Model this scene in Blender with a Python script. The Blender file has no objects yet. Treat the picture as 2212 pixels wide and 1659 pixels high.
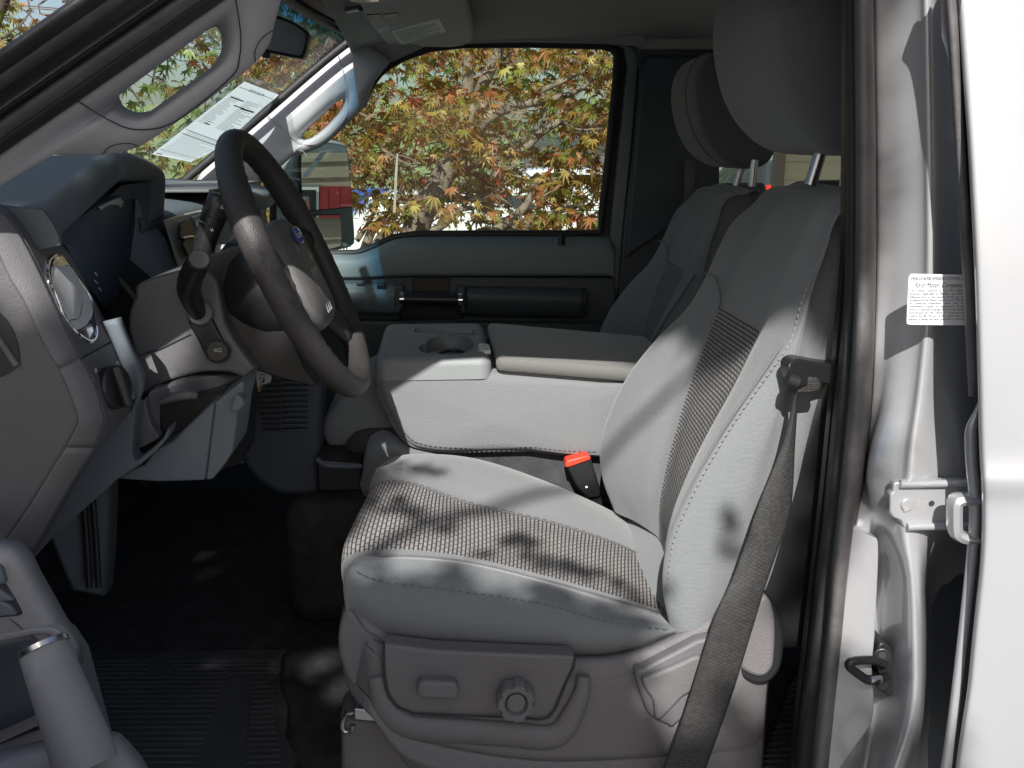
import bpy, bmesh, math, random
from mathutils import Vector, Matrix, noise
random.seed(7)
sc = bpy.context.scene
COL = sc.collection
# ---------------------------------------------------------------- camera
W2, H2, FPX = 2212.0, 1659.0, 2150.0
CAMZ = 1.70
PITCH = math.atan((829.5-320)/FPX); YAW = math.atan((1106-950)/FPX*math.cos(PITCH))
fw = Vector((math.sin(YAW)*math.cos(PITCH), math.cos(YAW)*math.cos(PITCH), -math.sin(PITCH)))
rt = Vector((math.cos(YAW), -math.sin(YAW), 0)); up = rt.cross(fw)
CP = Vector((0, 0, CAMZ))
cd = bpy.data.cameras.new('camera'); cam = bpy.data.objects.new('camera', cd); COL.objects.link(cam)
cd.sensor_width = 36; cd.lens = 36*FPX/W2; cd.clip_start = 0.05; cd.clip_end = 500
cam.matrix_world = Matrix(((rt.x, up.x, -fw.x, CP.x), (rt.y, up.y, -fw.y, CP.y), (rt.z, up.z, -fw.z, CP.z), (0, 0, 0, 1)))
sc.camera = cam
# ---------------------------------------------------------------- light
SUN = Vector((-0.12, -0.70, 0.55)).normalized()      # direction towards the sun
w = bpy.data.worlds.new('World'); sc.world = w; w.use_nodes = True
nt = w.node_tree; bg = nt.nodes['Background']
sky = nt.nodes.new('ShaderNodeTexSky'); sky.sky_type = 'NISHITA'; sky.sun_disc = False
sky.sun_elevation = math.asin(SUN.z); sky.sun_rotation = math.atan2(SUN.x, SUN.y)
sky.air_density = 1.0; sky.dust_density = 2.5; sky.ozone_density = 1.0
nt.links.new(sky.outputs[0], bg.inputs[0]); bg.inputs[1].default_value = 0.085
sd = bpy.data.lights.new('sun', 'SUN'); sd.energy = 4.9; sd.angle = math.radians(0.5); sd.color = (1.0, 0.97, 0.925)
so = bpy.data.objects.new('sun', sd); COL.objects.link(so); so.rotation_euler = SUN.to_track_quat('Z', 'Y').to_euler(); so.location = (0, 0, 12)
sc.view_settings.view_transform = 'Standard'; sc.view_settings.look = 'None'; sc.view_settings.gamma = 1
sc.view_settings.use_curve_mapping = False; sc.view_settings.exposure = 0.62
sc.render.engine = 'CYCLES'
sc.cycles.max_bounces = 8; sc.cycles.transparent_max_bounces = 24; sc.cycles.diffuse_bounces = 5
sc.cycles.use_denoising = True

# ---------------------------------------------------------------- projection of measured points onto their real distance
def ray(px, py):
    return fw + rt*((px-1106)/FPX) - up*((py-829.5)/FPX)
def A(px, py, Y):
    d = ray(px, py); return CP + d*(Y/d.y)
def AZ(px, py, z):
    d = ray(px, py); return CP + d*((z-CAMZ)/d.z)
def AX(px, py, x):
    d = ray(px, py); return CP + d*(x/d.x)
def toz(px_y, z, Y):
    "py of height z at depth Y (x irrelevant to first order)"
    t = math.atan((CAMZ-z)/Y) - PITCH
    return 829.5 + FPX*math.tan(t)

# ---------------------------------------------------------------- materials
M = {}
def mat(name, col, rough=0.6, metal=0.0, bump=0.0, bscale=200.0, var=0.0, vscale=8.0, coat=0.0, spec=0.5, sheen=0.0, alpha=None, detail=3):
    m = bpy.data.materials.new(name); m.use_nodes = True; n = m.node_tree; b = n.nodes['Principled BSDF']
    b.inputs['Base Color'].default_value = (*col, 1); b.inputs['Roughness'].default_value = rough; b.inputs['Metallic'].default_value = metal
    b.inputs['Specular IOR Level'].default_value = spec
    if coat: b.inputs['Coat Weight'].default_value = coat; b.inputs['Coat Roughness'].default_value = 0.05
    if sheen: b.inputs['Sheen Weight'].default_value = sheen
    tc = n.nodes.new('ShaderNodeTexCoord')
    if var:
        no = n.nodes.new('ShaderNodeTexNoise'); no.inputs['Scale'].default_value = vscale; no.inputs['Detail'].default_value = 5
        n.links.new(tc.outputs['Object'], no.inputs['Vector'])
        r = n.nodes.new('ShaderNodeValToRGB'); r.color_ramp.elements[0].position = .3; r.color_ramp.elements[1].position = .7
        r.color_ramp.elements[0].color = (*[c*(1-var) for c in col], 1); r.color_ramp.elements[1].color = (*[min(1, c*(1+var)) for c in col], 1)
        n.links.new(no.outputs['Fac'], r.inputs['Fac']); n.links.new(r.outputs[0], b.inputs['Base Color'])
        mr = n.nodes.new('ShaderNodeMapRange'); mr.inputs['To Min'].default_value = max(0.02, rough-.1); mr.inputs['To Max'].default_value = min(1, rough+.1)
        n.links.new(no.outputs['Fac'], mr.inputs['Value']); n.links.new(mr.outputs[0], b.inputs['Roughness'])
    if bump:
        no = n.nodes.new('ShaderNodeTexNoise'); no.inputs['Scale'].default_value = bscale; no.inputs['Detail'].default_value = detail
        n.links.new(tc.outputs['Object'], no.inputs['Vector'])
        bp = n.nodes.new('ShaderNodeBump'); bp.inputs['Strength'].default_value = bump; bp.inputs['Distance'].default_value = 0.001
        n.links.new(no.outputs['Fac'], bp.inputs['Height']); n.links.new(bp.outputs[0], b.inputs['Normal'])
    M[name] = m; return m
mat('plastic_dark', (.124, .121, .128), .55, bump=.5, bscale=450, var=.08, vscale=6)
mat('plastic_grain', (.098, .095, .103), .55, bump=.6, bscale=420, var=.08, vscale=7, detail=3)
mat('plastic_grey', (.115, .135, .155), .6, bump=.4, bscale=500, var=.05)
mat('plastic_light', (.25, .25, .26), .55, bump=.4, bscale=500, var=.05)
mat('plastic_black', (.018, .018, .020), .35, bump=.2, bscale=400)
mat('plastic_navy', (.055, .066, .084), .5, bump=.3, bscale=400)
mat('trim_pillar', (.44, .435, .46), .65, bump=.5, bscale=500, var=.04)
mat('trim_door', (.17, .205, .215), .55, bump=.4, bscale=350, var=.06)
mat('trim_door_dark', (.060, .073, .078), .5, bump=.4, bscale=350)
mat('seat_shield', (.140, .134, .139), .6, bump=1.0, bscale=420, var=.10, vscale=5)
mat('tray', (.22, .235, .24), .55, bump=.5, bscale=450, var=.04)
mat('headliner', (.38, .38, .35), .95, bump=1.0, bscale=900, var=.05)
mat('visor_cloth', (.44, .44, .41), .9, bump=1.0, bscale=900, var=.05)
mat('rubber', (.022, .022, .024), .55, bump=.6, bscale=120, var=.25, vscale=20)
mat('rubber_grey', (.11, .105, .105), .55, bump=.6, bscale=150, var=.3, vscale=25)
mat('carpet', (.060, .060, .064), .95, bump=2.5, bscale=700, var=.35, vscale=30)
mat('mat_rubber', (.070, .074, .080), .5, bump=.5, bscale=300, var=.15, vscale=12)
mat('chrome', (.85, .86, .88), .08, metal=1.0)
mat('steel', (.5, .5, .52), .3, metal=1.0, bump=.2, bscale=80)
mat('leather', (.046, .043, .043), .5, bump=.9, bscale=420, var=.10, vscale=12, detail=4)
mat('pad', (.135, .13, .128), .5, bump=.5, bscale=420, var=.04)
mat('paint', (.46, .465, .48), .30, metal=.40, bump=.15, bscale=900, var=.03, vscale=3, coat=.7)
mat('paint_white', (.385, .39, .405), .3, metal=.1, var=.02, coat=.8)
mat('white_paper', (.75, .75, .78), .7, var=.03)
n_ = M['white_paper'].node_tree; t_ = n_.nodes.new('ShaderNodeBsdfTranslucent'); t_.inputs[0].default_value = (.93, .93, .95, 1); x_ = n_.nodes.new('ShaderNodeMixShader'); x_.inputs[0].default_value = .8
n_.links.new(n_.nodes['Principled BSDF'].outputs[0], x_.inputs[1]); n_.links.new(t_.outputs[0], x_.inputs[2]); n_.links.new(x_.outputs[0], n_.nodes['Material Output'].inputs[0])
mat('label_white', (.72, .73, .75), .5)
mat('label_grey', (.70, .71, .68), .6, var=.25, vscale=150)
mat('ink', (.03, .03, .035), .6); mat('ink_grey', (.3, .3, .32), .6); mat('ink_red', (.6, .08, .08), .6)
mat('white_mark', (.75, .78, .78), .5)
mat('buckle_red', (.75, .06, .03), .4)
mat('badge_blue', (.02, .06, .50), .5, spec=.2)
mat('brass', (.55, .35, .12), .35, metal=1.0)
mat('bark', (.17, .135, .105), .95, bump=4, bscale=45, var=.45, vscale=14, detail=8)
mat('bark_dark', (.10, .08, .065), .95, bump=4, bscale=45, var=.4, vscale=14, detail=8)
mat('asphalt', (.10, .10, .10), .9, bump=1, bscale=60, var=.15, vscale=2)
mat('concrete', (.34, .33, .31), .9, bump=1, bscale=40, var=.1, vscale=1.2)
mat('lawn', (.17, .21, .09), 1, bump=3, bscale=30, var=.35, vscale=2)
mat('siding', (.27, .25, .185), .7, bump=.3, bscale=60, var=.05, vscale=2)
mat('brown_post', (.085, .065, .055), .6)
mat('shutter_red', (.24, .018, .018), .55, var=.15)
mat('white_trim', (.72, .72, .68), .5)
mat('beam_blue', (.13, .17, .19), .6)
mat('roofing', (.12, .11, .10), .9, bump=2, bscale=30)
mat('car_black', (.03, .032, .035), .2, coat=1.0); mat('car_white', (.65, .66, .67), .2, coat=1.0); mat('car_silver', (.35, .37, .4), .25, metal=.5, coat=1.0)
mat('car_red', (.5, .02, .02), .2, coat=1.0); mat('car_blue', (.03, .08, .35), .2, coat=1.0)
mat('car_glass', (.02, .025, .03), .05, spec=1.0); mat('lamp_red', (.6, .02, .01), .3); mat('tyre', (.02, .02, .02), .8)
mat('skin', (.55, .30, .20), .6); mat('hair', (.35, .20, .10), .8); mat('shirt', (.03, .03, .035), .9); mat('trousers', (.05, .06, .09), .9)
mat('shutter_white', (.74, .74, .75), .45, bump=.2, bscale=400)
mat('amber', (.55, .30, .16), .3, coat=.5)
mat('lens_navy', (.07, .095, .145), .5, spec=.2)
mat('screen', (.02, .024, .022), .08, spec=.8)
mat('metal_silver', (.55, .54, .51), .42, metal=.15, bump=.2, bscale=300)
mat('ribbon', (.26, .25, .21), .7)
mat('green_far', (.06, .10, .035), .9, var=.4, vscale=3)

def fabric(name, col, ribs=True):
    m = mat(name, col, .92, var=.055, vscale=330, sheen=.25); n = m.node_tree; b = n.nodes['Principled BSDF']
    tc = [x for x in n.nodes if x.type == 'TEX_COORD'][0]
    mp = n.nodes.new('ShaderNodeMapping'); mp.inputs['Scale'].default_value = (240, 520, 240); n.links.new(tc.outputs['UV'], mp.inputs['Vector'])
    w1 = n.nodes.new('ShaderNodeTexNoise'); w1.inputs['Scale'].default_value = 1; w1.inputs['Detail'].default_value = 2; n.links.new(mp.outputs[0], w1.inputs['Vector'])
    big = n.nodes.new('ShaderNodeTexNoise'); big.inputs['Scale'].default_value = 7; big.inputs['Detail'].default_value = 2
    n.links.new(tc.outputs['Object'], big.inputs['Vector'])
    b2 = n.nodes.new('ShaderNodeBump'); b2.inputs['Strength'].default_value = .35; b2.inputs['Distance'].default_value = .012
    n.links.new(big.outputs['Fac'], b2.inputs['Height'])
    bp = n.nodes.new('ShaderNodeBump'); bp.inputs['Strength'].default_value = .7; bp.inputs['Distance'].default_value = .0011
    n.links.new(w1.outputs['Fac'], bp.inputs['Height']); n.links.new(b2.outputs[0], bp.inputs['Normal']); n.links.new(bp.outputs[0], b.inputs['Normal'])
    return m
fabric('cloth', (.172, .182, .189)); fabric('cloth_dark', (.125, .133, .142))
mat('panel_blue', (.21, .25, .30), .55, bump=.3, bscale=450)
fabric('cloth_lid', (.15, .148, .142))
mat('mirror_shell', (.16, .20, .21), .5, bump=.3, bscale=400)

def pattern():
    m = bpy.data.materials.new('cloth_pattern'); m.use_nodes = True; n = m.node_tree; b = n.nodes['Principled BSDF']; b.inputs['Roughness'].default_value = .9
    tc = n.nodes.new('ShaderNodeTexCoord'); mp = n.nodes.new('ShaderNodeMapping'); mp.inputs['Scale'].default_value = (100, 100, 100)
    br = n.nodes.new('ShaderNodeTexBrick'); br.inputs['Scale'].default_value = 1.0
    mp.inputs['Rotation'].default_value = (0, 0, math.pi/2); br.inputs['Brick Width'].default_value = 1.55; br.inputs['Row Height'].default_value = .60; br.inputs['Mortar Size'].default_value = .125; br.inputs['Mortar Smooth'].default_value = .35
    br.inputs['Color1'].default_value = (.31, .30, .29, 1); br.inputs['Color2'].default_value = (.26, .25, .245, 1); br.inputs['Mortar'].default_value = (.045, .043, .043, 1)
    br.offset = .5; br.inputs['Bias'].default_value = 0
    n.links.new(tc.outputs['UV'], mp.inputs['Vector']); n.links.new(mp.outputs[0], br.inputs['Vector'])
    n.links.new(br.outputs['Color'], b.inputs['Base Color'])
    bp = n.nodes.new('ShaderNodeBump'); bp.inputs['Strength'].default_value = .7; bp.inputs['Distance'].default_value = .0015; bp.invert = True
    n.links.new(br.outputs['Fac'], bp.inputs['Height']); n.links.new(bp.outputs[0], b.inputs['Normal'])
    M['cloth_pattern'] = m
pattern()

def webbing():
    m = mat('webbing', (.045, .043, .043), .55); n = m.node_tree; b = n.nodes['Principled BSDF']
    tc = n.nodes.new('ShaderNodeTexCoord'); mp = n.nodes.new('ShaderNodeMapping'); mp.inputs['Scale'].default_value = (1, 1, 1)
    br = n.nodes.new('ShaderNodeTexBrick'); br.inputs['Scale'].default_value = 100; br.inputs['Brick Width'].default_value = .55; br.inputs['Row Height'].default_value = .22
    br.inputs['Mortar Size'].default_value = .045; br.inputs['Color1'].default_value = (.065, .063, .062, 1); br.inputs['Color2'].default_value = (.032, .031, .031, 1); br.inputs['Mortar'].default_value = (.008, .008, .008, 1)
    n.links.new(tc.outputs['UV'], br.inputs['Vector']); n.links.new(br.outputs['Color'], b.inputs['Base Color'])
    bp = n.nodes.new('ShaderNodeBump'); bp.inputs['Strength'].default_value = .8; bp.inputs['Distance'].default_value = .001; bp.invert = True
    n.links.new(br.outputs['Fac'], bp.inputs['Height']); n.links.new(bp.outputs[0], b.inputs['Normal'])
webbing()

def glass(name, tint, gloss=.09, ramp=None):
    m = bpy.data.materials.new(name); m.use_nodes = True; n = m.node_tree; n.nodes.remove(n.nodes['Principled BSDF'])
    out = n.nodes['Material Output']; t = n.nodes.new('ShaderNodeBsdfTransparent'); g = n.nodes.new('ShaderNodeBsdfGlossy'); g.inputs['Roughness'].default_value = 0.01
    t.inputs[0].default_value = (*tint, 1)
    if ramp:   # shade band along the top of the windshield
        gm = n.nodes.new('ShaderNodeNewGeometry'); sp = n.nodes.new('ShaderNodeSeparateXYZ'); mr = n.nodes.new('ShaderNodeMapRange')
        mr.inputs['From Min'].default_value = ramp[0]; mr.inputs['From Max'].default_value = ramp[1]
        mx = n.nodes.new('ShaderNodeMix'); mx.data_type = 'RGBA'; mx.inputs[6].default_value = (*tint, 1); mx.inputs[7].default_value = (*ramp[2], 1)
        n.links.new(gm.outputs['Position'], sp.inputs[0]); n.links.new(sp.outputs['Z'], mr.inputs['Value']); n.links.new(mr.outputs[0], mx.inputs[0]); n.links.new(mx.outputs[2], t.inputs[0])
    f = n.nodes.new('ShaderNodeFresnel'); f.inputs[0].default_value = 1.45
    ad = n.nodes.new('ShaderNodeMath'); ad.operation = 'MULTIPLY'; ad.inputs[1].default_value = gloss*10
    n.links.new(f.outputs[0], ad.inputs[0])
    mi = n.nodes.new('ShaderNodeMixShader'); n.links.new(ad.outputs[0], mi.inputs[0]); n.links.new(t.outputs[0], mi.inputs[1]); n.links.new(g.outputs[0], mi.inputs[2])
    n.links.new(mi.outputs[0], out.inputs[0]); M[name] = m
glass('windshield_glass', (.86, .93, .89), .010, (1.87, 1.965, (.03, .14, .24)))
glass('side_glass', (.90, .95, .91), .05)
glass('clear_plastic', (.95, .98, .98), .03)
def mirror():
    m = bpy.data.materials.new('mirror_glass'); m.use_nodes = True; b = m.node_tree.nodes['Principled BSDF']
    b.inputs['Metallic'].default_value = 1; b.inputs['Roughness'].default_value = .01; b.inputs['Base Color'].default_value = (.82, .84, .84, 1); M['mirror_glass'] = m
mirror()
def leafmat(name, stops, trans=.35):
    m = bpy.data.materials.new(name); m.use_nodes = True; n = m.node_tree; b = n.nodes['Principled BSDF']; out = n.nodes['Material Output']
    g = n.nodes.new('ShaderNodeNewGeometry'); r = n.nodes.new('ShaderNodeValToRGB'); r.color_ramp.interpolation = 'LINEAR'
    e = r.color_ramp.elements; e[0].position = stops[0][0]; e[0].color = (*stops[0][1], 1); e[1].position = stops[-1][0]; e[1].color = (*stops[-1][1], 1)
    for p, c in stops[1:-1]: q = e.new(p); q.color = (*c, 1)
    n.links.new(g.outputs['Random Per Island'], r.inputs['Fac']); n.links.new(r.outputs[0], b.inputs['Base Color']); b.inputs['Roughness'].default_value = .45
    t = n.nodes.new('ShaderNodeBsdfTranslucent'); n.links.new(r.outputs[0], t.inputs[0]); mi = n.nodes.new('ShaderNodeMixShader'); mi.inputs[0].default_value = trans
    n.links.new(b.outputs[0], mi.inputs[1]); n.links.new(t.outputs[0], mi.inputs[2]); n.links.new(mi.outputs[0], out.inputs[0]); M[name] = m
leafmat('maple_leaf', [(0, (.14, .17, .03)), (.13, (.27, .27, .05)), (.27, (.20, .13, .03)), (.42, (.42, .28, .06)), (.55, (.27, .14, .035)), (.68, (.45, .19, .07)), (.78, (.27, .07, .03)), (.88, (.52, .28, .15)), (1, (.55, .50, .15))], .5)
leafmat('olive_leaf', [(0, (.08, .12, .02)), (.3, (.16, .17, .03)), (.6, (.24, .14, .03)), (.85, (.11, .09, .02)), (1, (.36, .33, .10))])
leafmat('orange_leaf', [(0, (.45, .25, .04)), (.4, (.50, .16, .03)), (.7, (.32, .28, .05)), (1, (.45, .08, .02))])
leafmat('green_leaf', [(0, (.05, .09, .02)), (.5, (.10, .15, .04)), (1, (.18, .22, .06))], .12)

# ---------------------------------------------------------------- mesh helpers
def link(o, parent):
    COL.objects.link(o)
    if parent is not None:
        o.parent = parent
        o.location = -Vector(parent.location) if parent.type == 'EMPTY' else (0, 0, 0)
def obj(name, verts, faces, m, parent=None, smooth=True, uvs=None, angle=40, mods=(), matidx=None):
    me = bpy.data.meshes.new(name); me.from_pydata([tuple(v) for v in verts], [], faces); me.update()
    for q in (m if isinstance(m, (list, tuple)) else [m]): me.materials.append(M[q])
    if matidx: me.polygons.foreach_set('material_index', matidx)
    if uvs:
        ul = me.uv_layers.new(name='UVMap')
        for l in me.loops: ul.data[l.index].uv = uvs[l.vertex_index]
    bm = bmesh.new(); bm.from_mesh(me); bmesh.ops.recalc_face_normals(bm, faces=bm.faces); bm.to_mesh(me); bm.free()
    if smooth:
        me.shade_smooth()
        if angle < 180: me.set_sharp_from_angle(angle=math.radians(angle))
    o = bpy.data.objects.new(name, me); link(o, parent)
    for k in mods:
        if k[0] == 'bevel':
            b = o.modifiers.new('bevel', 'BEVEL'); b.width = k[1]; b.segments = k[2] if len(k) > 2 else 3; b.limit_method = 'ANGLE'; b.angle_limit = math.radians(35); b.harden_normals = False
        if k[0] == 'solid':
            b = o.modifiers.new('solid', 'SOLIDIFY'); b.thickness = k[1]; b.offset = k[2] if len(k) > 2 else -1
    return o
def tag(o, label=None, cat=None, group=None, kind=None):
    if label: o['label'] = label
    if cat: o['category'] = cat
    if group: o['group'] = group
    if kind: o['kind'] = kind
    return o
def empty(name, loc, label, cat, group=None, kind=None, parent=None):
    o = bpy.data.objects.new(name, None); COL.objects.link(o); o.location = loc; o.empty_display_size = .1
    tag(o, label, cat, group, kind); return o
def cr(p0, p1, p2, p3, t):
    return (p1*2 + (p2-p0)*t + (p0*2-p1*5+p2*4-p3)*t*t + (p1*3-p0-p2*3+p3)*t*t*t)*.5
def curve(pts, n=6, closed=False):
    pts = [Vector(p) for p in pts]; out = []; N = len(pts)
    if closed:
        for i in range(N):
            for k in range(n): out.append(cr(pts[i-1], pts[i], pts[(i+1) % N], pts[(i+2) % N], k/n))
        return out
    for i in range(N-1):
        a = pts[i-1] if i else pts[0]*2-pts[1]; d = pts[i+2] if i+2 < N else pts[-1]*2-pts[-2]
        for k in range(n): out.append(cr(a, pts[i], pts[i+1], d, k/n))
    out.append(pts[-1]); return out
def net(name, rows, m, parent=None, nr=6, nc=6, thick=0, uvdir=0, matfn=None, angle=180, off=-1, wrap=False, uvs=True):
    R1 = [curve(r, nc, wrap) for r in rows]
    cols = [curve([R1[i][j] for i in range(len(R1))], nr) for j in range(len(R1[0]))]
    nC, nR = len(cols), len(cols[0])
    V = [cols[j][i] for i in range(nR) for j in range(nC)]
    F = []; mi = []
    for i in range(nR-1):
        for j in range(nC-1 if not wrap else nC):
            j2 = (j+1) % nC
            F.append((i*nC+j, i*nC+j2, (i+1)*nC+j2, (i+1)*nC+j)); mi.append(matfn(i/nr, j/nc) if matfn else 0)
    # metric uv: u along columns from middle row, v along rows
    U = [(0.0, 0.0)]*len(V)
    midi, midj = nR//2, nC//2
    us = [0]; vs = [0]
    for j in range(1, nC): us.append(us[-1]+(cols[j][midi]-cols[j-1][midi]).length)
    for i in range(1, nR): vs.append(vs[-1]+(cols[midj][i]-cols[midj][i-1]).length)
    for i in range(nR):
        for j in range(nC): U[i*nC+j] = (us[j], vs[i])
    mods = [('solid', thick, off)] if thick else []
    return obj(name, V, F, m, parent, uvs=U, angle=angle, mods=mods, matidx=mi if matfn else None)
def sm2(pts, n=4):
    return [(v.x, v.y) for v in curve([Vector((p[0], p[1], 0)) for p in pts], n, True)]
def poly_prism(name, loop, ext, m, parent=None, bevel=0, seg=3, smooth=True):
    n = len(loop); ext = Vector(ext)
    V = list(loop)+[v+ext for v in loop]
    bm = bmesh.new(); vs = [bm.verts.new(v) for v in V]
    f1 = bm.faces.new(vs[:n]); f2 = bm.faces.new(vs[n:][::-1])
    for i in range(n): bm.faces.new((vs[i], vs[n+i], vs[n+(i+1) % n], vs[(i+1) % n]))
    bmesh.ops.recalc_face_normals(bm, faces=bm.faces)
    me = bpy.data.meshes.new(name); bm.to_mesh(me); bm.free()
    me.materials.append(M[m]); ul = me.uv_layers.new(name='UVMap')
    for l in me.loops: c = me.vertices[l.vertex_index].co; ul.data[l.index].uv = (c.x+c.y*.3, c.z)
    me.shade_smooth(); me.set_sharp_from_angle(angle=math.radians(38))
    o = bpy.data.objects.new(name, me); link(o, parent)
    if bevel:
        b = o.modifiers.new('bevel', 'BEVEL'); b.width = bevel; b.segments = seg; b.limit_method = 'ANGLE'; b.angle_limit = math.radians(50)
        b.harden_normals = False
    return o
def pp(name, px, Y, depth, m, parent=None, bevel=0, n=0, seg=3):
    "measured outline at distance Y (number or function), extruded away from the door opening"
    if n: px = sm2(px, n)
    f = Y if callable(Y) else (lambda a, b: Y)
    loop = [A(p[0], p[1], p[2] if len(p) > 2 else f(p[0], p[1])) for p in px]
    return poly_prism(name, loop, (0, depth, 0), m, parent, bevel, seg)
def box(name, c, s, m, parent=None, bevel=0, rot=None):
    c = Vector(c); hx, hy, hz = s[0]/2, s[1]/2, s[2]/2
    V = [Vector((x, y, z)) for z in (-hz, hz) for x, y in ((-hx, -hy), (hx, -hy), (hx, hy), (-hx, hy))]
    if rot is not None: V = [rot @ v for v in V]
    V = [v+c for v in V]
    F = [(0, 3, 2, 1), (4, 5, 6, 7), (0, 1, 5, 4), (1, 2, 6, 5), (2, 3, 7, 6), (3, 0, 4, 7)]
    return obj(name, V, F, m, parent, angle=30, mods=[('bevel', bevel)] if bevel else [])
def joined(name, chunks, m, parent=None, bevel=0, smooth=True, angle=40, matidx=None):
    "several closed pieces that make one part"
    V = []; F = []
    for cv, cf in chunks:
        k = len(V); V += list(cv); F += [tuple(i+k for i in f) for f in cf]
    return obj(name, V, F, m, parent, angle=angle, mods=[('bevel', bevel)] if bevel else [])
def boxc(c, s, rot=None):
    c = Vector(c); hx, hy, hz = s[0]/2, s[1]/2, s[2]/2
    V = [Vector((x, y, z)) for z in (-hz, hz) for x, y in ((-hx, -hy), (hx, -hy), (hx, hy), (-hx, hy))]
    if rot is not None: V = [rot @ v for v in V]
    return [v+c for v in V], [(0, 3, 2, 1), (4, 5, 6, 7), (0, 1, 5, 4), (1, 2, 6, 5), (2, 3, 7, 6), (3, 0, 4, 7)]
def tubec(path, rad, n=12, caps=True, flat=1.0, updir=None):
    path = [Vector(p) for p in path]; N = len(path)
    if not hasattr(rad, '__len__'): rad = [rad]*N
    t0 = (path[1]-path[0]).normalized(); a = Vector(updir) if updir else (Vector((0, 0, 1)) if abs(t0.z) < .9 else Vector((1, 0, 0)))
    V = []; F = []
    for i, p in enumerate(path):
        t = (path[min(i+1, N-1)]-path[max(i-1, 0)]).normalized(); a = (a-t*a.dot(t)).normalized(); b = t.cross(a)
        for k in range(n):
            th = 2*math.pi*k/n; V.append(p+a*(math.cos(th)*rad[i])+b*(math.sin(th)*rad[i]*flat))
    for i in range(N-1):
        for k in range(n):
            k2 = (k+1) % n; F.append((i*n+k, i*n+k2, (i+1)*n+k2, (i+1)*n+k))
    if caps: F.append(tuple(range(n))[::-1]); F.append(tuple((N-1)*n+k for k in range(n)))
    return V, F
def tube(name, path, rad, m, parent=None, n=12, smooth_n=0, flat=1.0, updir=None, caps=True, angle=50):
    if smooth_n:
        if hasattr(rad, '__len__'):
            rr = [v.x for v in curve([Vector((r, 0, 0)) for r in rad], smooth_n)]; path = curve(path, smooth_n); rad = rr
        else: path = curve(path, smooth_n)
    V, F = tubec(path, rad, n, caps, flat, updir); return obj(name, V, F, m, parent, angle=angle)
def rings(name, loops, m, parent=None, cap0=False, cap1=False, angle=60, mods=(), matidx=None, uv=False):
    n = len(loops[0]); V = [v for l in loops for v in l]; F = []
    for i in range(len(loops)-1):
        for k in range(n):
            k2 = (k+1) % n; F.append((i*n+k, i*n+k2, (i+1)*n+k2, (i+1)*n+k))
    if cap0: F.append(tuple(range(n))[::-1])
    if cap1: F.append(tuple((len(loops)-1)*n+k for k in range(n)))
    U = [(v.x+v.y*.3, v.z) for v in V] if uv else None
    return obj(name, V, F, m, parent, angle=angle, mods=mods, uvs=U)
def byangle(poly, c, N=72):
    "outline sampled by direction from an inner point"
    out = []
    for k in range(N):
        th = 2*math.pi*k/N; dx, dy = math.cos(th), math.sin(th); best = None
        for i in range(len(poly)):
            x1, y1 = poly[i][0]-c[0], poly[i][1]-c[1]; x2, y2 = poly[(i+1) % len(poly)][0]-c[0], poly[(i+1) % len(poly)][1]-c[1]
            ex, ey = x2-x1, y2-y1; den = dx*ey-dy*ex
            if abs(den) < 1e-9: continue
            t = (x1*ey-y1*ex)/den; u = (x1*dy-y1*dx)/den
            if t > 0 and -1e-6 <= u <= 1+1e-6 and (best is None or t > best): best = t
        out.append((c[0]+dx*(best or 1), c[1]+dy*(best or 1)))
    return out
def pillow(name, px, Y, bulge, depth, m, parent=None, n=4, edge=.02, rings_n=6, inv=1):
    "padded panel: outline at distance Y, front bulging towards the door opening, sides going back by depth"
    pl = sm2(px, n) if n else px
    base = [A(p[0], p[1], Y) for p in pl]; c = sum(base, Vector())/len(base)
    loops = [[v+Vector((0, depth, 0)) for v in base], base]
    for k in range(1, rings_n+1):
        t = k/rings_n; a = t*math.pi/2
        loops.append([c+(v-c)*(1-(edge/max((v-c).length, edge))*(1-math.cos(a))) - Vector((0, bulge*math.sin(a), 0)) for v in base])
    last = loops[-1]
    for f in (.66, .33, .04): loops.append([c+Vector((0, -bulge, 0))+(v-c-Vector((0, -bulge, 0)))*f + Vector((0, -bulge*.25*(1-f), 0)) for v in last])
    return rings(name, loops, m, parent, cap0=True, cap1=True, angle=180, uv=True)
def text(name, s, o, xd, yd, size, m, parent=None, ext=0.0, width=None, shear=0, align='LEFT'):
    cu = bpy.data.curves.new('txt', 'FONT'); cu.body = s; cu.size = 1; cu.extrude = 0; cu.align_x = align; cu.shear = shear
    ob = bpy.data.objects.new('txt', cu); COL.objects.link(ob); dg = bpy.context.evaluated_depsgraph_get()
    me = bpy.data.meshes.new_from_object(ob.evaluated_get(dg)); bpy.data.objects.remove(ob); bpy.data.curves.remove(cu)
    xd = Vector(xd).normalized(); yd = Vector(yd).normalized()
    sx = size
    if width:
        mw = max(v.co.x for v in me.vertices)-min(v.co.x for v in me.vertices); sx = width/max(mw, 1e-6)
    for v in me.vertices: v.co = Vector(o)+xd*(v.co.x*sx)+yd*(v.co.y*size)
    me.materials.clear(); me.materials.append(M[m]); me.name = name
    ob = bpy.data.objects.new(name, me); link(ob, parent); return ob
def sub(o, c):      # no-op marker for readability
    return o
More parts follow.
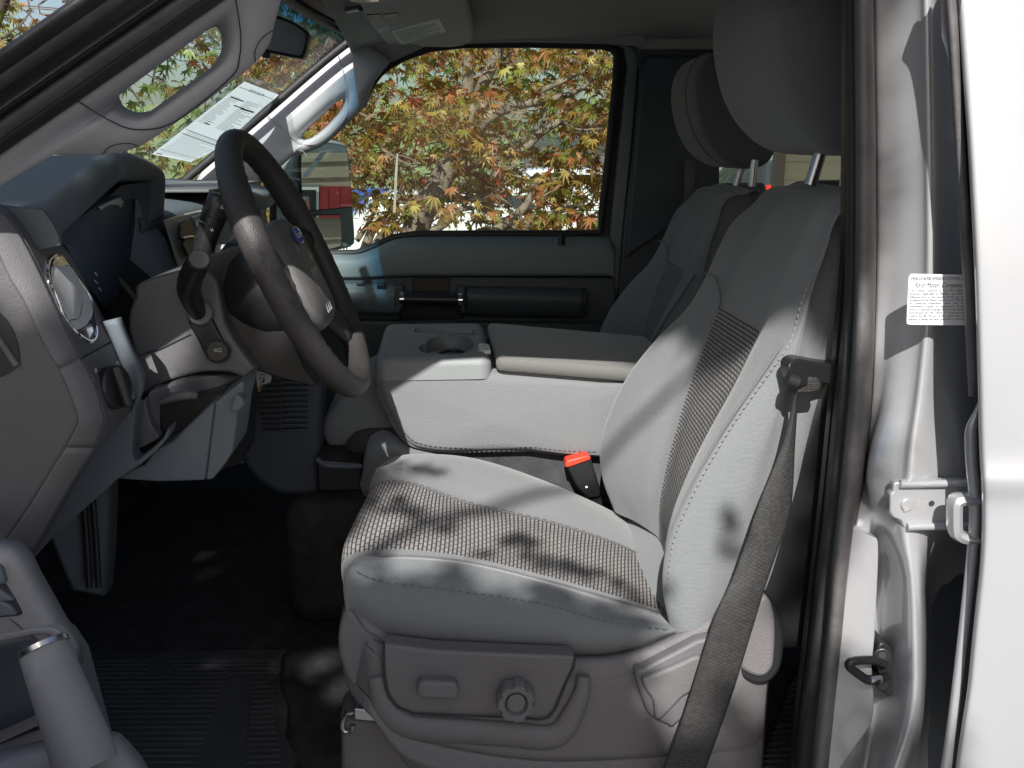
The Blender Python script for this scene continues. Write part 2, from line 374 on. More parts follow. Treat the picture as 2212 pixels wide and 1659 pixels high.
# ================================================================= SETTING
def sheet(name, x0, x1, y0, y1, z, m, kind='structure', nx=1, ny=1, zf=None):
    V = []; F = []
    for i in range(nx+1):
        for j in range(ny+1):
            x = x0+(x1-x0)*i/nx; y = y0+(y1-y0)*j/ny; V.append((x, y, zf(x, y) if zf else z))
    for i in range(nx):
        for j in range(ny): F.append((i*(ny+1)+j, (i+1)*(ny+1)+j, (i+1)*(ny+1)+j+1, i*(ny+1)+j+1))
    return tag(obj(name, V, F, m, None, angle=180), kind=kind)
def gz(x, y):
    t = min(1, max(0, (y-9)/9)); t = t*t*(3-2*t); return -.38*t
sheet('ground', -200, 200, -200, 260, 0, 'asphalt', nx=80, ny=230, zf=gz)
sheet('pavement', -30, 40, 3.6, 9.4, 0, 'concrete', nx=30, ny=12, zf=lambda x, y: gz(x, y)+.01)
sheet('parking_lot', 4, 60, 24, 60, 0, 'concrete', nx=30, ny=12, zf=lambda x, y: gz(x, y)+.01)
lawn = sheet('lawn', -60, 2.6, 9.5, 24, 0, 'lawn', nx=30, ny=20, zf=lambda x, y: gz(x, y)+.02)
sheet('hill', -90, 4.5, 24, 90, 0, 'lawn', nx=40, ny=30, zf=lambda x, y: gz(x, y)+.03+.0013*(y-24)**2)

# ================================================================= THE TRUCK
TR = empty('pickup_truck', (0.2, 1.9, 0), 'silver crew cab pickup truck with the driver door open on a grey cloth interior', 'pickup truck')

# ---------------- body shell
# floor, firewall, back wall, roof skin
def shell():
    ch = []
    ch.append(boxc((.35, 1.92, .77), (3.0, 1.78, .06)))            # floor pan
    ch.append(boxc((-1.12, 1.92, 1.10), (.05, 1.78, .76)))         # firewall
    ch.append(boxc((1.9, 1.92, 1.15), (.06, 1.78, .82)))           # cab back, below the window
    ch.append(boxc((.85, 1.92, 2.085), (2.1, 1.66, .03)))          # roof skin
    ch.append(boxc((-.03, 2.915, 1.06), (2.2, .05, .66)))          # far door skin
    ch.append(boxc((1.48, 2.90, 1.13), (.80, .06, .80)))
    ch.append(boxc((1.9, 1.2, 1.75), (.06, .3, .55))); ch.append(boxc((1.9, 2.65, 1.75), (.06, .3, .55)))
    ch.append(boxc((-.4, 1.06, .76), (1.5, .12, .10)))             # driver sill
    return ch
body = joined('cab_body', shell(), 'paint', TR)
joined('front_fender', [boxc((-1.15, 1.0, 1.14), (1.06, .15, .80))], 'paint', body, bevel=.03)
joined('cowl', [boxc((-1.05, 1.92, 1.50), (.6, 1.66, .08))], 'plastic_black', body, bevel=.01)
carp = joined('carpet', [boxc((.35, 1.92, .812), (2.9, 1.70, .02)), boxc((-.93, 1.92, .92), (.34, 1.66, .03), Matrix.Rotation(math.radians(38), 3, 'Y'))], 'carpet', body)
joined('hood_panel', [boxc((-1.9, 1.92, 1.30), (1.5, 1.7, .10)), boxc((-1.9, 1.92, .9), (1.6, 1.9, .6))], 'paint', body, bevel=.03)

# headliner
def hl():
    rows = []
    prof = [(1.06, 1.925), (1.10, 1.955), (1.2, 1.99), (1.45, 2.02), (1.9, 2.03), (2.3, 2.02), (2.6, 2.0), (2.72, 1.99), (2.79, 1.981), (2.84, 1.975)]
    for x, dz, f in ((-.225, -.045, 1), (-.195, -.03, 1), (-.09, -.012, 1), (.2, 0, 1), (.7, .012, 1), (1.3, .01, 1), (1.88, -.02, 1)):
        rows.append([Vector((x, y, z+dz*(1 if .1 < abs(y-1.95)/.9 < .9 else 1))) for y, z in prof])
    return rows
net('headliner', hl(), 'headliner', TR, 4, 4, thick=.012, off=0)
rail = tube('roof_rail', [(-.36, 1.05, 1.885), (-.1, 1.035, 1.93), (.3, 1.03, 1.95), (.8, 1.03, 1.95), (1.9, 1.03, 1.94)], .045, 'paint', TR, smooth_n=4)

# header trim over far window
pp('header_trim', [(766, 70), (800, 40), (900, 52), (1020, 62), (1400, 74), (1400, 100), (1300, 93), (1150, 89), (1000, 89), (926, 98), (864, 119), (828, 140), (808, 160), (790, 178), (770, 100)], lambda x, y: 2.70+max(0, min(1, (y-40)/80))*.10, .05, 'headliner', TR, bevel=.012)

# ---------------- passenger door
door = pp('passenger_door', [(560, 1000), (560, 552), (640, 556), (720, 553), (775, 553), (808, 545), (850, 523), (905, 515), (1100, 514), (1315, 515), (1327, 530), (1332, 620), (1320, 1000)], 2.82, .06, 'trim_door_dark', TR)
tag(door)
cols = [(560, 546), (640, 548), (718, 548), (770, 548), (802, 538), (850, 515), (900, 508), (1000, 507), (1100, 507), (1200, 507), (1300, 508), (1318, 514), (1326, 530)]
rows = []
for dy, Y in ((0, 2.845), (6, 2.80), (22, 2.772), (55, 2.764), (90, 2.765)):
    rows.append([A(x, y+dy*((605-y)/100.0)*1.0, Y) for x, y in cols])
net('door_upper_trim', rows, 'trim_door', door, 4, 4, thick=.008, off=0)
# flat band, armrest strip (front lighter, rear dark), pull handle
pp('door_band', [(600, 596), (1100, 598), (1327, 600), (1331, 640), (1329, 700), (1320, 760), (600, 760)], 2.772, .04, 'trim_door_dark', door, .006)
def strip(name, x0, x1, m, par):
    prof = [(613, 2.775), (616, 2.735), (624, 2.712), (640, 2.705), (658, 2.712), (674, 2.73), (676, 2.775)]
    rows = [[A(x, y+(x-740)*.02, Y) for x in (x0, x0+(x1-x0)*.03, (x0+x1)/2, x1-(x1-x0)*.03, x1)] for y, Y in prof]
    return net(name, rows, m, par, 5, 3, thick=.004, off=0)
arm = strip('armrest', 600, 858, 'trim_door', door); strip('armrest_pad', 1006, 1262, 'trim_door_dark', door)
pp('switch', [(815, 614), (833, 614), (834, 626), (814, 626)], 2.71, .02, 'plastic_black', arm, .002)
pp('lock_indicator', [(770, 613), (786, 613), (786, 617), (770, 617)], 2.72, .02, 'plastic_black', arm, .001)
pp('pocket', [(891, 601), (973, 601), (971, 634), (889, 634)], 2.768, .02, 'plastic_black', door, .003, seg=2)
pp('handle_recess', [(862, 640), (1000, 640), (1002, 690), (864, 690)], 2.768, .02, 'plastic_black', door, .004)
pp('handle_bracket', [(852, 620), (870, 618), (874, 634), (873, 662), (862, 678), (852, 678)], 2.70, .07, 'trim_door_dark', door, .006)
pp('handle_bracket', [(990, 620), (1006, 620), (1006, 680), (994, 676), (988, 662), (988, 634)], 2.70, .07, 'trim_door_dark', door, .006)
tube('pull_handle', [A(868, 646, 2.69), A(994, 648, 2.69)], .018, 'plastic_black', door, 18)
tube('chrome_ring', [A(864, 646, 2.69), A(873, 646, 2.69)], .0205, 'chrome', door, 20)
tube('chrome_ring', [A(990, 648, 2.69), A(999, 648, 2.69)], .0205, 'chrome', door, 20)
pp('lower_door_trim', [(560, 690), (1329, 698), (1322, 1000), (560, 1000)], 2.75, .05, 'trim_door_dark', door, .01)
pp('lock_surround', [(1192, 536), (1194, 525), (1202, 515), (1228, 514), (1235, 522), (1237, 537)], 2.772, .02, 'trim_door', door, .003)
tube('lock_knob', [A(1213, 530, 2.765), A(1213, 508, 2.775)], .010, 'plastic_black', door, 14)
# window seal and glass
wpoly = [(590, 548), (590, 330), (640, 320), (700, 300), (745, 262), (785, 222), (800, 190), (818, 164), (838, 147), (872, 128), (930, 108), (1000, 100), (1150, 99), (1300, 103), (1324, 110), (1333, 125), (1330, 180), (1315, 330), (1300, 460), (1296, 504), (1200, 505), (1100, 505), (900, 506), (850, 513), (802, 536), (770, 547), (720, 548), (650, 548)]
tube('window_seal', [A(x, y-4 if y < 200 else y, 2.805) for x, y in wpoly]+[A(590, 548, 2.805)], .0105, 'rubber', door, 8)
pp('window_frame', [(1334, 125), (1324, 108), (1300, 101), (1290, 95), (1335, 95), (1350, 106), (1356, 148), (1337, 330), (1318, 512), (1294, 508), (1316, 330)], 2.825, .05, 'rubber', door, .003)
pp('frame_strip', [(1357, 148), (1351, 106), (1340, 98), (1362, 101), (1376, 122), (1378, 148), (1362, 340), (1347, 480), (1333, 640), (1322, 640), (1319, 512), (1337, 330)], 2.80, .06, 'trim_door', door, .006)
pp('door_glass', [(590, 548), (590, 330), (700, 290), (800, 180), (838, 140), (930, 100), (1150, 92), (1324, 100), (1338, 125), (1300, 510), (1100, 512), (850, 520), (770, 552)], 2.862, .004, 'side_glass', door)

# far B pillar and rear side of the cab
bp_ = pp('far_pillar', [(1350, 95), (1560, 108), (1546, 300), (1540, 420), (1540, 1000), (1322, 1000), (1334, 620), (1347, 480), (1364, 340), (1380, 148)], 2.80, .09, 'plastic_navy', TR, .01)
pp('pillar_trim', [(1385, 150), (1400, 118), (1560, 122), (1555, 420), (1350, 560)], 2.775, .02, 'plastic_navy', bp_, .012)
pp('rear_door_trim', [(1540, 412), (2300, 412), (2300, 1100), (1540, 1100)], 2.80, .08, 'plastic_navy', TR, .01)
pp('far_rear_rail', [(1375, 60), (2300, 60), (2300, 112), (1375, 106)], 2.79, .08, 'headliner', TR, .01)
pp('far_rear_pillar', [(2090, 100), (2300, 100), (2300, 430), (2060, 430)], 2.82, .06, 'plastic_navy', TR, .01)
pp('rear_door_glass', [(1540, 105), (2120, 105), (2120, 420), (1540, 420)], 2.865, .004, 'side_glass', TR)
pp('shoulder_belt', [(1480, 345), (1502, 347), (1497, 470), (1478, 470)], 2.74, .003, 'rubber_grey', TR)

# ---------------- passenger A pillar
po = [(395, 400), (420, 385), (470, 341), (530, 287), (577, 247), (640, 191), (700, 139), (748, 99), (768, 84), (785, 90), (812, 108), (842, 132), (826, 150), (812, 170), (800, 198), (792, 222), (770, 248), (745, 273), (715, 302), (690, 319), (660, 331), (630, 338), (600, 340), (585, 360), (560, 400), (480, 402)]
ho = [(655, 290), (659, 298), (667, 299), (680, 293), (702, 275), (722, 254), (735, 238), (741, 222), (738, 214), (728, 220), (700, 247), (672, 273)]
pc = (698, 262)
def pillarY(x, y, upf=0):
    return 2.70
po_s = byangle(sm2(po, 3), pc, 96); ho_s = byangle(sm2(ho, 3), pc, 96)
def lerp2(a, b, t): return (a[0]+(b[0]-a[0])*t, a[1]+(b[1]-a[1])*t)
L = []
for t, Y in ((0, 2.80), (0, 2.74), (.06, 2.725), (.4, 2.715), (.72, 2.71), (.88, 2.72), (.96, 2.745), (1.0, 2.79), (1.0, 2.84)):
    L.append([A(*lerp2(a, b, t), Y) for a, b in zip(po_s, ho_s)])
# the hand hold sits proud of the recess only along its lower right; its upper left slopes away towards the glass
pil = rings('passenger_pillar_trim', L, 'trim_pillar', TR, angle=180)
tube('seam', [A(x, y, 2.712) for x, y in ((575, 249), (598, 268), (640, 304), (668, 313), (700, 300), (740, 262), (752, 235), (745, 170), (731, 120))], .0012, 'ink_grey', pil, 6, smooth_n=5)
tube('pillar_seal', [A(x, y, 2.68) for x, y in ((388, 399), (470, 330), (573, 242), (700, 132), (772, 76))], .011, 'rubber', TR, 8, smooth_n=4)
tube('clip_cover', [A(643+18*math.cos(t), 338-14*math.sin(t), 2.712) for t in [math.pi*k/10 for k in range(11)]], .0008, 'ink_grey', pil, 6)

# ---------------- driver A pillar
do_ = [(-190, 462), (0, 331), (240, 165), (479, 0), (640, -112), (622, -60), (607, 0), (594, 48), (585, 89), (569, 116), (553, 134), (520, 162), (446, 219), (334, 297), (305, 314), (282, 323), (252, 331), (223, 334), (148, 335), (95, 334), (59, 337), (41, 342), (0, 371), (-60, 420), (-190, 540)]
dh = [(255, 219), (256, 210), (262, 201), (334, 148), (449, 64), (466, 57), (474, 63), (479, 80), (479, 106), (474, 121), (462, 139), (446, 153), (334, 234), (319, 241), (297, 243), (278, 238), (264, 228)]
dc = (372, 148)
do_s = byangle(do_, dc, 120); dh_s = byangle(sm2(dh, 3), dc, 120)
def dY(x, y):
    d = (y-(331-.69*x)); return 1.05+min(.12, max(0, d)/250*.10)
L = []
for t, dy in ((0, .06), (0, .012), (.03, .0), (.45, .0), (.72, .003), (.84, .012), (.92, .03), (.97, .05), (1.0, .075), (1.01, .11)):
    row = []
    for a, b in zip(do_s, dh_s):
        p = lerp2(a, b, t); row.append(A(p[0], p[1], dY(*a)*(1-t)+dY(*b)*t+dy))
    L.append(row)
dp = rings('driver_pillar_trim', L, 'trim_pillar', TR, angle=180)
tube('seam', [A(x, y, dY(x, y)-.0015) for x, y in ((165, 216), (210, 245), (262, 272), (300, 280), (353, 274), (408, 243), (501, 165), (517, 125), (520, 74), (509, -4))], .0007, 'ink', dp, 6, smooth_n=5)
tube('clip_cover', [A(x, y, dY(x, y)-.0015) for x, y in ((222, 334), (236, 318), (260, 311), (285, 311), (300, 318))], .0005, 'ink', dp, 6, smooth_n=4)
tube('clip_cover', [A(x, y, dY(x, y)-.0015) for x, y in ((552, 134), (551, 112), (562, 88), (580, 72), (590, 66))], .0005, 'ink', dp, 6, smooth_n=4)
# outer pillar with weatherstrips (from inner seal outwards)
def band(name, a, b, Ya, Yb, m, bul=.012, th=.02):
    rows = []
    for (x1, y1), (x2, y2) in zip(a, b):
        r = []
        for t, q in ((0, 0), (.15, .8), (.5, 1), (.85, .8), (1, 0)):
            r.append(A(x1+(x2-x1)*t, y1+(y2-y1)*t, Ya+(Yb-Ya)*t-bul*q))
        rows.append(r)
    return net(name, rows, m, TR, 3, 4, thick=.003, off=0)
def ln(c, x0=-260, x1=800, dy=0): return [(x, c-.69*x+dy*((x-200)/400.0)**2) for x in (x0, -60, 150, 360, 560, x1)]
band('door_seal', ln(331), ln(300, dy=2), 1.045, 1.03, 'rubber', .006)
band('door_seal', ln(300, dy=2), ln(262, dy=2), 1.035, 1.02, 'rubber_grey', .012)
band('door_seal', ln(262, dy=2), ln(238, dy=2), 1.03, 1.02, 'rubber', .004)
band('pillar_flange', ln(238, dy=2), ln(186, dy=4), 1.02, .985, 'plastic_black', .006)
band('pillar_flange', ln(186, dy=4), ln(158, dy=5), .99, .975, 'rubber_grey', .008)
band('pillar_skin', ln(158, dy=5), ln(110, dy=7), .975, .96, 'rubber', .012)

# ---------------- windshield
cb = A(390, 400, 2.64); ct = A(771, 74, 2.64)
def ws(y, t):
    bow = .10*(1-((y-1.92)/.78)**2)
    p = cb.lerp(ct, t); return Vector((p.x-bow*.9, y, p.z-bow*.10*0))
rows = [[ws(y, t) for y in (1.10, 1.3, 1.6, 1.92, 2.2, 2.5, 2.64)] for t in (-.18, 0, .25, .5, .75, 1.0, 1.03)]
WS = net('windshield', rows, 'windshield_glass', TR, 3, 4, uvs=False)
tube('header_seal', [ws(y, 1.0)+Vector((.004, 0, .0)) for y in (1.1, 1.3, 1.6, 1.92, 2.2, 2.5, 2.66)], .010, 'rubber', WS, 8, smooth_n=3)

net('header_panel', [[ws(y, 1.0)+Vector((.004, 0, -.004)) for y in (1.1, 1.3, 1.6, 1.92, 2.2, 2.5, 2.66)], [Vector((-.235-.03*(1-((y-1.92)/.78)**2), y, 2.045)) for y in (1.1, 1.3, 1.6, 1.92, 2.2, 2.5, 2.66)], [Vector((-.19, y, 2.085)) for y in (1.1, 1.3, 1.6, 1.92, 2.2, 2.5, 2.66)]], 'plastic_navy', TR, 3, 3, thick=.003, off=0)
# ---------------- sun visor, overhead lamp, mirror
vz = 1.962
vis = [(779, -10), (779, 17), (790, 38), (806, 60), (824, 83), (838, 98), (849, 102), (868, 99), (888, 95), (911, 101), (938, 104.5), (975, 103), (1003, 98.5), (1019, 90), (1024, 79), (1018, 45), (1005, 0), (1001, -30), (860, -30)]
V1 = [AZ(x, y, vz) for x, y in vis]
visor = poly_prism('sun_visor', V1, (0, 0, .022), 'visor_cloth', TR, .006)
lab = poly_prism('warning_label', [AZ(x, y, vz-.0012) for x, y in ((845, 69), (948, 41), (964.6, 68.7), (868, 95.6))], (0, 0, .001), 'label_grey', visor)
c0 = AZ(845, 69, vz-.002); c1 = AZ(948, 41, vz-.002); c2 = AZ(868, 95.6, vz-.002)
ex = (c1-c0); ey = (c2-c0)
chunks = []
for i in range(9):
    a = c0+ey*(.10+.095*i)+ex*.05; L_ = .88 if i % 3 else .6
    p = [a, a+ex*L_, a+ex*L_+ey*.035, a+ey*.035]; chunks.append((p, [(0, 1, 2, 3)]))
joined('print', chunks, 'ink_grey', lab)
poly_prism('clip_slot', [AZ(x, y, vz-.002) for x, y in ((791, 33), (823, 31), (824, 39), (801, 45))], (0, 0, .004), 'plastic_black', visor)
poly_prism('clip_slot', [AZ(x, y, vz-.002) for x, y in ((829, 32), (859, 29), (860, 34.5), (830, 38.5))], (0, 0, .004), 'plastic_black', visor)
poly_prism('clip_pad', [AZ(x, y, vz-.0015) for x, y in sm2(((815, 68), (826, 60), (842, 56), (845, 59), (838, 66), (822, 72)), 3)], (0, 0, .003), 'trim_pillar', visor)
tube('visor_rod', [AZ(779, 17, vz), AZ(760, 20, vz+.005), AZ(750, 22, vz+.02)], .006, 'plastic_black', visor, 8)
oc = poly_prism('overhead_console', [AZ(x, y, 1.955) for x, y in ((735, -40), (740, -6), (753, 4), (772, 8), (824, 6), (900, 0), (960, -14), (960, -60))], (0, 0, .05), 'trim_pillar', TR, .006)
poly_prism('map_lamp', [AZ(x, y, 1.950) for x, y in ((752, -8), (756, 3), (774, 6.5), (821, 4.5), (822, -12))], (0, 0, .008), 'amber', oc, .003)
# rear view mirror
mo = sm2([(520, 22), (560, 22), (600, 33), (630, 45), (658, 62), (667, 74), (666, 90), (660, 116), (652, 126), (640, 125), (580, 113), (530, 104), (515, 60)], 3)
mg = sm2([(524, 28), (560, 29), (600, 41), (630, 52), (653, 67), (660, 77), (654, 112), (647, 119), (636, 118), (580, 107), (532, 98), (520, 60)], 3)
mf = lambda x, y: 1.86+(x-600)*.0005+(y-80)*.0002
mir = pp('rear_view_mirror', mo, mf, .035, 'plastic_black', TR, .006)
pp('mirror_face', mg, lambda x, y: mf(x, y)-.0015, .002, 'mirror_glass', mir)
tube('mirror_tab', [A(575, 108, 1.87), A(574, 122, 1.875)], .008, 'plastic_black', mir, 10)
tube('mirror_stem', [A(560, 60, 1.90), A(548, 20, 1.95), A(540, -10, 2.0)], .012, 'plastic_black', mir, 10)

# ---------------- outside towing mirror
mh = sm2([(645, 318), (670, 305), (702, 300.5), (737, 306), (752, 318), (756, 340), (764, 440), (769, 515), (764, 530), (748, 537), (705, 545), (670, 548), (640, 540), (632, 430), (636, 350)], 3)
MN = Vector((.745, -.665, .02)).normalized(); MN2 = Vector((.745, -.665, .10)).normalized()
def onplane(px, c, n_, off=0):
    return [CP+ray(x, y)*((c-CP).dot(n_)/ray(x, y).dot(n_))+n_*off for x, y in px]
OM = poly_prism('towing_mirror', onplane(mh, A(702, 420, 3.02), MN), -MN*.09, 'mirror_shell', TR, .012)
g1 = sm2([(648, 330), (656, 318), (702, 311), (735, 315), (744, 322), (747, 340), (755, 436), (752, 445), (740, 447), (665, 454), (654, 445), (648, 400)], 3)
g2 = sm2([(668, 472), (678, 466), (727, 465), (731, 472), (733.5, 520), (729, 531), (702, 538), (678, 536), (668, 528)], 3)
C1 = A(702, 382, 3.008)
poly_prism('glass_bezel', onplane([((x-702)*1.035+702, (y-382)*1.035+382) for x, y in g1], A(702, 420, 3.02), MN, .006), -MN*.01, 'rubber', OM, .002)
poly_prism('mirror_face', onplane(g1, A(702, 420, 3.02), MN, .0075), -MN*.001, 'mirror_glass', OM)
poly_prism('glass_bezel', onplane([((x-702)*1.05+702, (y-500)*1.05+500) for x, y in g2], A(702, 420, 3.02), MN, .006), -MN*.01, 'rubber', OM, .002)
poly_prism('mirror_face', onplane(g2, A(702, 420, 3.02), MN, .0085), -MN*.001, 'mirror_glass', OM)
pp('mirror_arm', [(604, 350), (640, 342), (656, 338), (656, 446), (632, 448), (606, 452)], 3.03, .04, 'mirror_shell', OM, .008)
pp('mirror_arm', [(600, 520), (650, 510), (660, 545), (600, 552)], 3.03, .05, 'mirror_shell', OM, .01)
# ---------------- dashboard
D = pp('dashboard', [(200, 520), (300, 640), (480, 640), (560, 760), (520, 800), (470, 860), (380, 900), (300, 880), (235, 700)], 1.50, .35, 'plastic_black', TR, .01)
# main dash roll running across the cab
prof = [(-1.02, 1.600), (-.80, 1.622), (-.60, 1.618), (-.50, 1.608), (-.445, 1.598), (-.43, 1.585), (-.44, 1.565), (-.47, 1.548), (-.56, 1.54), (-.62, 1.45), (-.64, 1.26), (-.64, 1.15), (-.68, 1.06), (-1.02, 1.02)]
rows = [[Vector((x-sh*(1 if x > -.6 else 0), y, z)) for x, z in prof] for y, sh in ((1.60, .035), (1.7, .022), (1.95, 0), (2.3, -.008), (2.66, -.01))]
net('dash_roll', rows, 'plastic_grey', D, 3, 3, thick=.004, off=0)
rows = [[Vector((x, y, z)) for x, z in [(-.43, 1.585), (-.435, 1.565), (-.455, 1.54), (-.44, 1.45), (-.42, 1.36), (-.44, 1.26), (-.50, 1.15), (-.62, 1.06)]] for y in (2.13, 2.15, 2.3, 2.5, 2.66)]
net('glovebox_face', rows, 'plastic_grey', D, 3, 3, thick=.004, off=0)
box('defroster_panel', AZ(425, 402, 1.624), (.16, .5, .006), 'plastic_dark', D, .002)
rows = [[Vector((x, y, z)) for x, z in [(-1.05, 1.55), (-.80, 1.60), (-.62, 1.615), (-.52, 1.60), (-.50, 1.58)]] for y in (1.12, 1.2, 1.4, 1.6)]
net('dash_top', rows, 'plastic_grey', D, 3, 3, thick=.004, off=0)
# instrument hood
O = [(88, 455, 1.165), (120, 425, 1.185), (172, 383, 1.225), (228, 341, 1.285), (250, 336, 1.34), (284, 335, 1.44), (318, 348, 1.56), (346, 367, 1.63), (354, 385, 1.655), (353, 420, 1.66), (351, 465, 1.66)]
I = [(126, 508, 1.19), (152, 482, 1.21), (200, 437, 1.25), (254, 388, 1.31), (266, 384, 1.36), (285, 384, 1.43), (308, 385, 1.52), (326, 387, 1.585), (330, 396, 1.605), (328, 430, 1.612), (323, 483, 1.615)]
Ov = [A(*p) for p in O]; Iv = [A(*p) for p in I]
rr = [[v+Vector((-.26, 0, -.035)) for v in Ov], [v+Vector((-.13, 0, -.006)) for v in Ov], [v+Vector((-.02, 0, .0)) for v in Ov], Ov,
      [o.lerp(i, .5)+Vector((.004, 0, 0)) for o, i in zip(Ov, Iv)], Iv, [v+Vector((-.015, 0, -.003)) for v in Iv], [v+Vector((-.12, 0, -.02)) for v in Iv]]
hood = net('instrument_hood', rr, 'plastic_grey', D, 4, 4, thick=.003, off=0)
# gauge cluster
cl = pp('gauge_lens', [(120, 505, 1.215), (212, 440, 1.34), (262, 418, 1.50), (276, 425, 1.575), (288, 488, 1.585), (267, 645, 1.56), (223, 664, 1.42), (182, 608, 1.29), (148, 540, 1.23)], 1.4, .03, 'lens_navy', D, .002)
pp('cluster_bezel', [(273, 424, 1.585), (284, 428, 1.585), (290, 490, 1.59), (270, 614, 1.57), (268, 645, 1.565), (263, 616, 1.56), (280, 490, 1.575)], 1.58, .02, 'plastic_black', D, .001)
pp('cluster_side_panel', [(284, 420, 1.60), (326, 400, 1.64), (326, 482, 1.645), (352, 520, 1.65), (377, 582, 1.655), (345, 594, 1.62), (318, 616, 1.60), (268, 616, 1.57), (288, 492, 1.592)], 1.6, .02, 'panel_blue', D, .003)
pp('cluster_soffit', [(212, 446, 1.40), (262, 400, 1.46), (326, 392, 1.62), (324, 420, 1.62), (276, 426, 1.59)], 1.5, .02, 'plastic_grey', D, .002)
pp('lens_highlight', [(212, 447, 1.325), (236, 436, 1.40), (260, 424, 1.48), (267, 434, 1.51), (258, 456, 1.49), (238, 452, 1.42), (226, 460, 1.38)], 1.41, .002, 'label_white', cl)  # pale sheet painted in as the bright reflection on the gauge lens
for q_ in ((206, 590, 1.29), (214, 622, 1.33), (205, 606, 1.30)): tube('gauge_tick', [A(*q_), A(q_[0]+5, q_[1]+6, q_[2]+.01)], .0008, 'label_grey', cl, 6)
# left end bezel, three strips from the outer end inwards
a_ = [(-60, 470), (-20, 512), (0, 551), (22, 600), (56, 656), (93, 738), (128, 797), (156, 861), (169, 902), (167, 920), (143, 966), (100, 1035), (63, 1095), (0, 1186)]
b_ = [(-30, 440), (10, 465), (37, 500), (67, 552), (98, 618), (129, 686), (172, 774), (203, 829), (219, 885), (221, 912), (203, 966), (160, 1034), (126, 1092), (59, 1205)]
c_ = [(84, 452), (108, 480), (126, 509), (155, 560), (186, 618), (223, 702), (258, 775), (280, 830), (289, 862), (287, 880), (266, 908), (208, 970), (150, 1070), (75, 1200)]
ep = pp('dash_end_panel', a_+[(-140, 1300), (-160, 460)], 1.075, .05, 'plastic_grain', D, .004)
def strip3(name, a, b, Ya, Yb, m, i0, i1, bul=.004, par=D):
    rows = []
    for (x1, y1), (x2, y2) in zip(a[i0:i1], b[i0:i1]):
        rows.append([A(x1+(x2-x1)*t, y1+(y2-y1)*t, Ya+(Yb-Ya)*t-q*bul+(.012 if t in (0, 1) else 0)*0) for t, q in ((0, -3.2), (.02, 0), (.12, .6), (.5, 1), (.88, .6), (.98, 0), (1, -3.2))])
    return net(name, rows, m, par, 4, 3, thick=.002, off=0)
strip3('dash_edge_strip', a_, b_, 1.078, 1.095, 'plastic_dark', 0, 7)
strip3('dash_edge_strip', a_, b_, 1.078, 1.095, 'plastic_dark', 6, 11)
strip3('dash_edge_strip', a_, b_, 1.078, 1.095, 'plastic_dark', 10, 14)
strip3('vent_bezel', b_, c_, 1.097, 1.235, 'plastic_dark', 0, 6)
sb = [b_[i] for i in range(len(b_))]
strip3('switch_bezel', [(172, 780)]+b_[7:], [(246, 740)]+[(259, 777)]+c_[8:], 1.097, 1.235, 'plastic_dark', 0, 7) if False else None
bz_a = [(173, 778), (188, 803), (204, 830), (219, 885), (221, 912), (203, 966), (160, 1034), (126, 1092), (59, 1205)]
bz_c = [(244, 738), (258, 772), (272, 808), (287, 856), (287, 880), (266, 908), (208, 970), (150, 1070), (75, 1200)]
strip3('switch_bezel', bz_a, bz_c, 1.097, 1.235, 'plastic_dark', 0, 9)
strip3('vent_bezel', [b_[5], (145, 720), (172, 776)], [c_[5], (233, 718), (243, 735)], 1.097, 1.235, 'plastic_dark', 0, 3)
# backing behind the bezels
pp('dash_backing', [(-60, 470), (84, 470), (126, 520), (223, 705), (289, 862), (266, 908), (60, 1190), (-60, 1290)], 1.26, .015, 'plastic_navy', D)
pp('dash_end_cap', [(-300, 452), (0, 446), (60, 449), (92, 454), (112, 482), (126, 509), (130, 530), (60, 545), (20, 500), (-60, 480), (-300, 500)], 1.128, .008, 'plastic_grey', D, .001)
def bzY(x, y):   # distance of the bezel surface at a measured point
    bb = b_; cc = c_
    def xat(L_, y):
        for (x1, y1), (x2, y2) in zip(L_, L_[1:]):
            if y1 <= y <= y2: return x1+(x2-x1)*(y-y1)/max(1e-6, y2-y1)
        return L_[-1][0]
    xb, xc = xat(bb, y), xat(cc, y); return 1.097+.138*max(0, min(1, (x-xb)/max(1, xc-xb)))-.004
# round air vent
def zz(x, y): return (x/2.693, y/2.693+479)
ring_px = sm2([zz(*p) for p in ((325, 196), (288, 220), (274, 262), (280, 340), (325, 440), (375, 560), (445, 648), (505, 694), (540, 690), (556, 655), (548, 590), (520, 440), (450, 330), (385, 240), (355, 205))], 3)
vent = obj('air_vent', *tubec([A(x, y, bzY(x, y)-.004) for x, y in ring_px]+[A(*ring_px[0], bzY(*ring_px[0])-.004)], .0028, 8, False), 'chrome', D)
poly_prism('vent_well', [A(x, y, bzY(x, y)-.001) for x, y in ring_px], (-.01, .02, 0), 'plastic_black', vent)
f1 = sm2([zz(*p) for p in ((300, 262), (330, 258), (400, 256), (440, 300), (470, 378), (480, 440), (478, 480), (458, 560), (430, 564), (385, 567), (350, 480), (318, 400), (298, 330))], 2)
f2 = sm2([zz(*p) for p in ((452, 345), (490, 375), (525, 430), (540, 480), (538, 540), (510, 592), (480, 615), (450, 628), (425, 612), (398, 578), (440, 570), (462, 560), (482, 480), (478, 420))], 2)
poly_prism('vent_flap', [A(x, y, bzY(x, y)-.012) for x, y in f1], (-.001, .004, 0), 'shutter_white', vent, .001)
poly_prism('vent_flap', [A(x, y, bzY(x, y)-.008) for x, y in f2], (-.001, .004, 0), 'shutter_white', vent, .001)
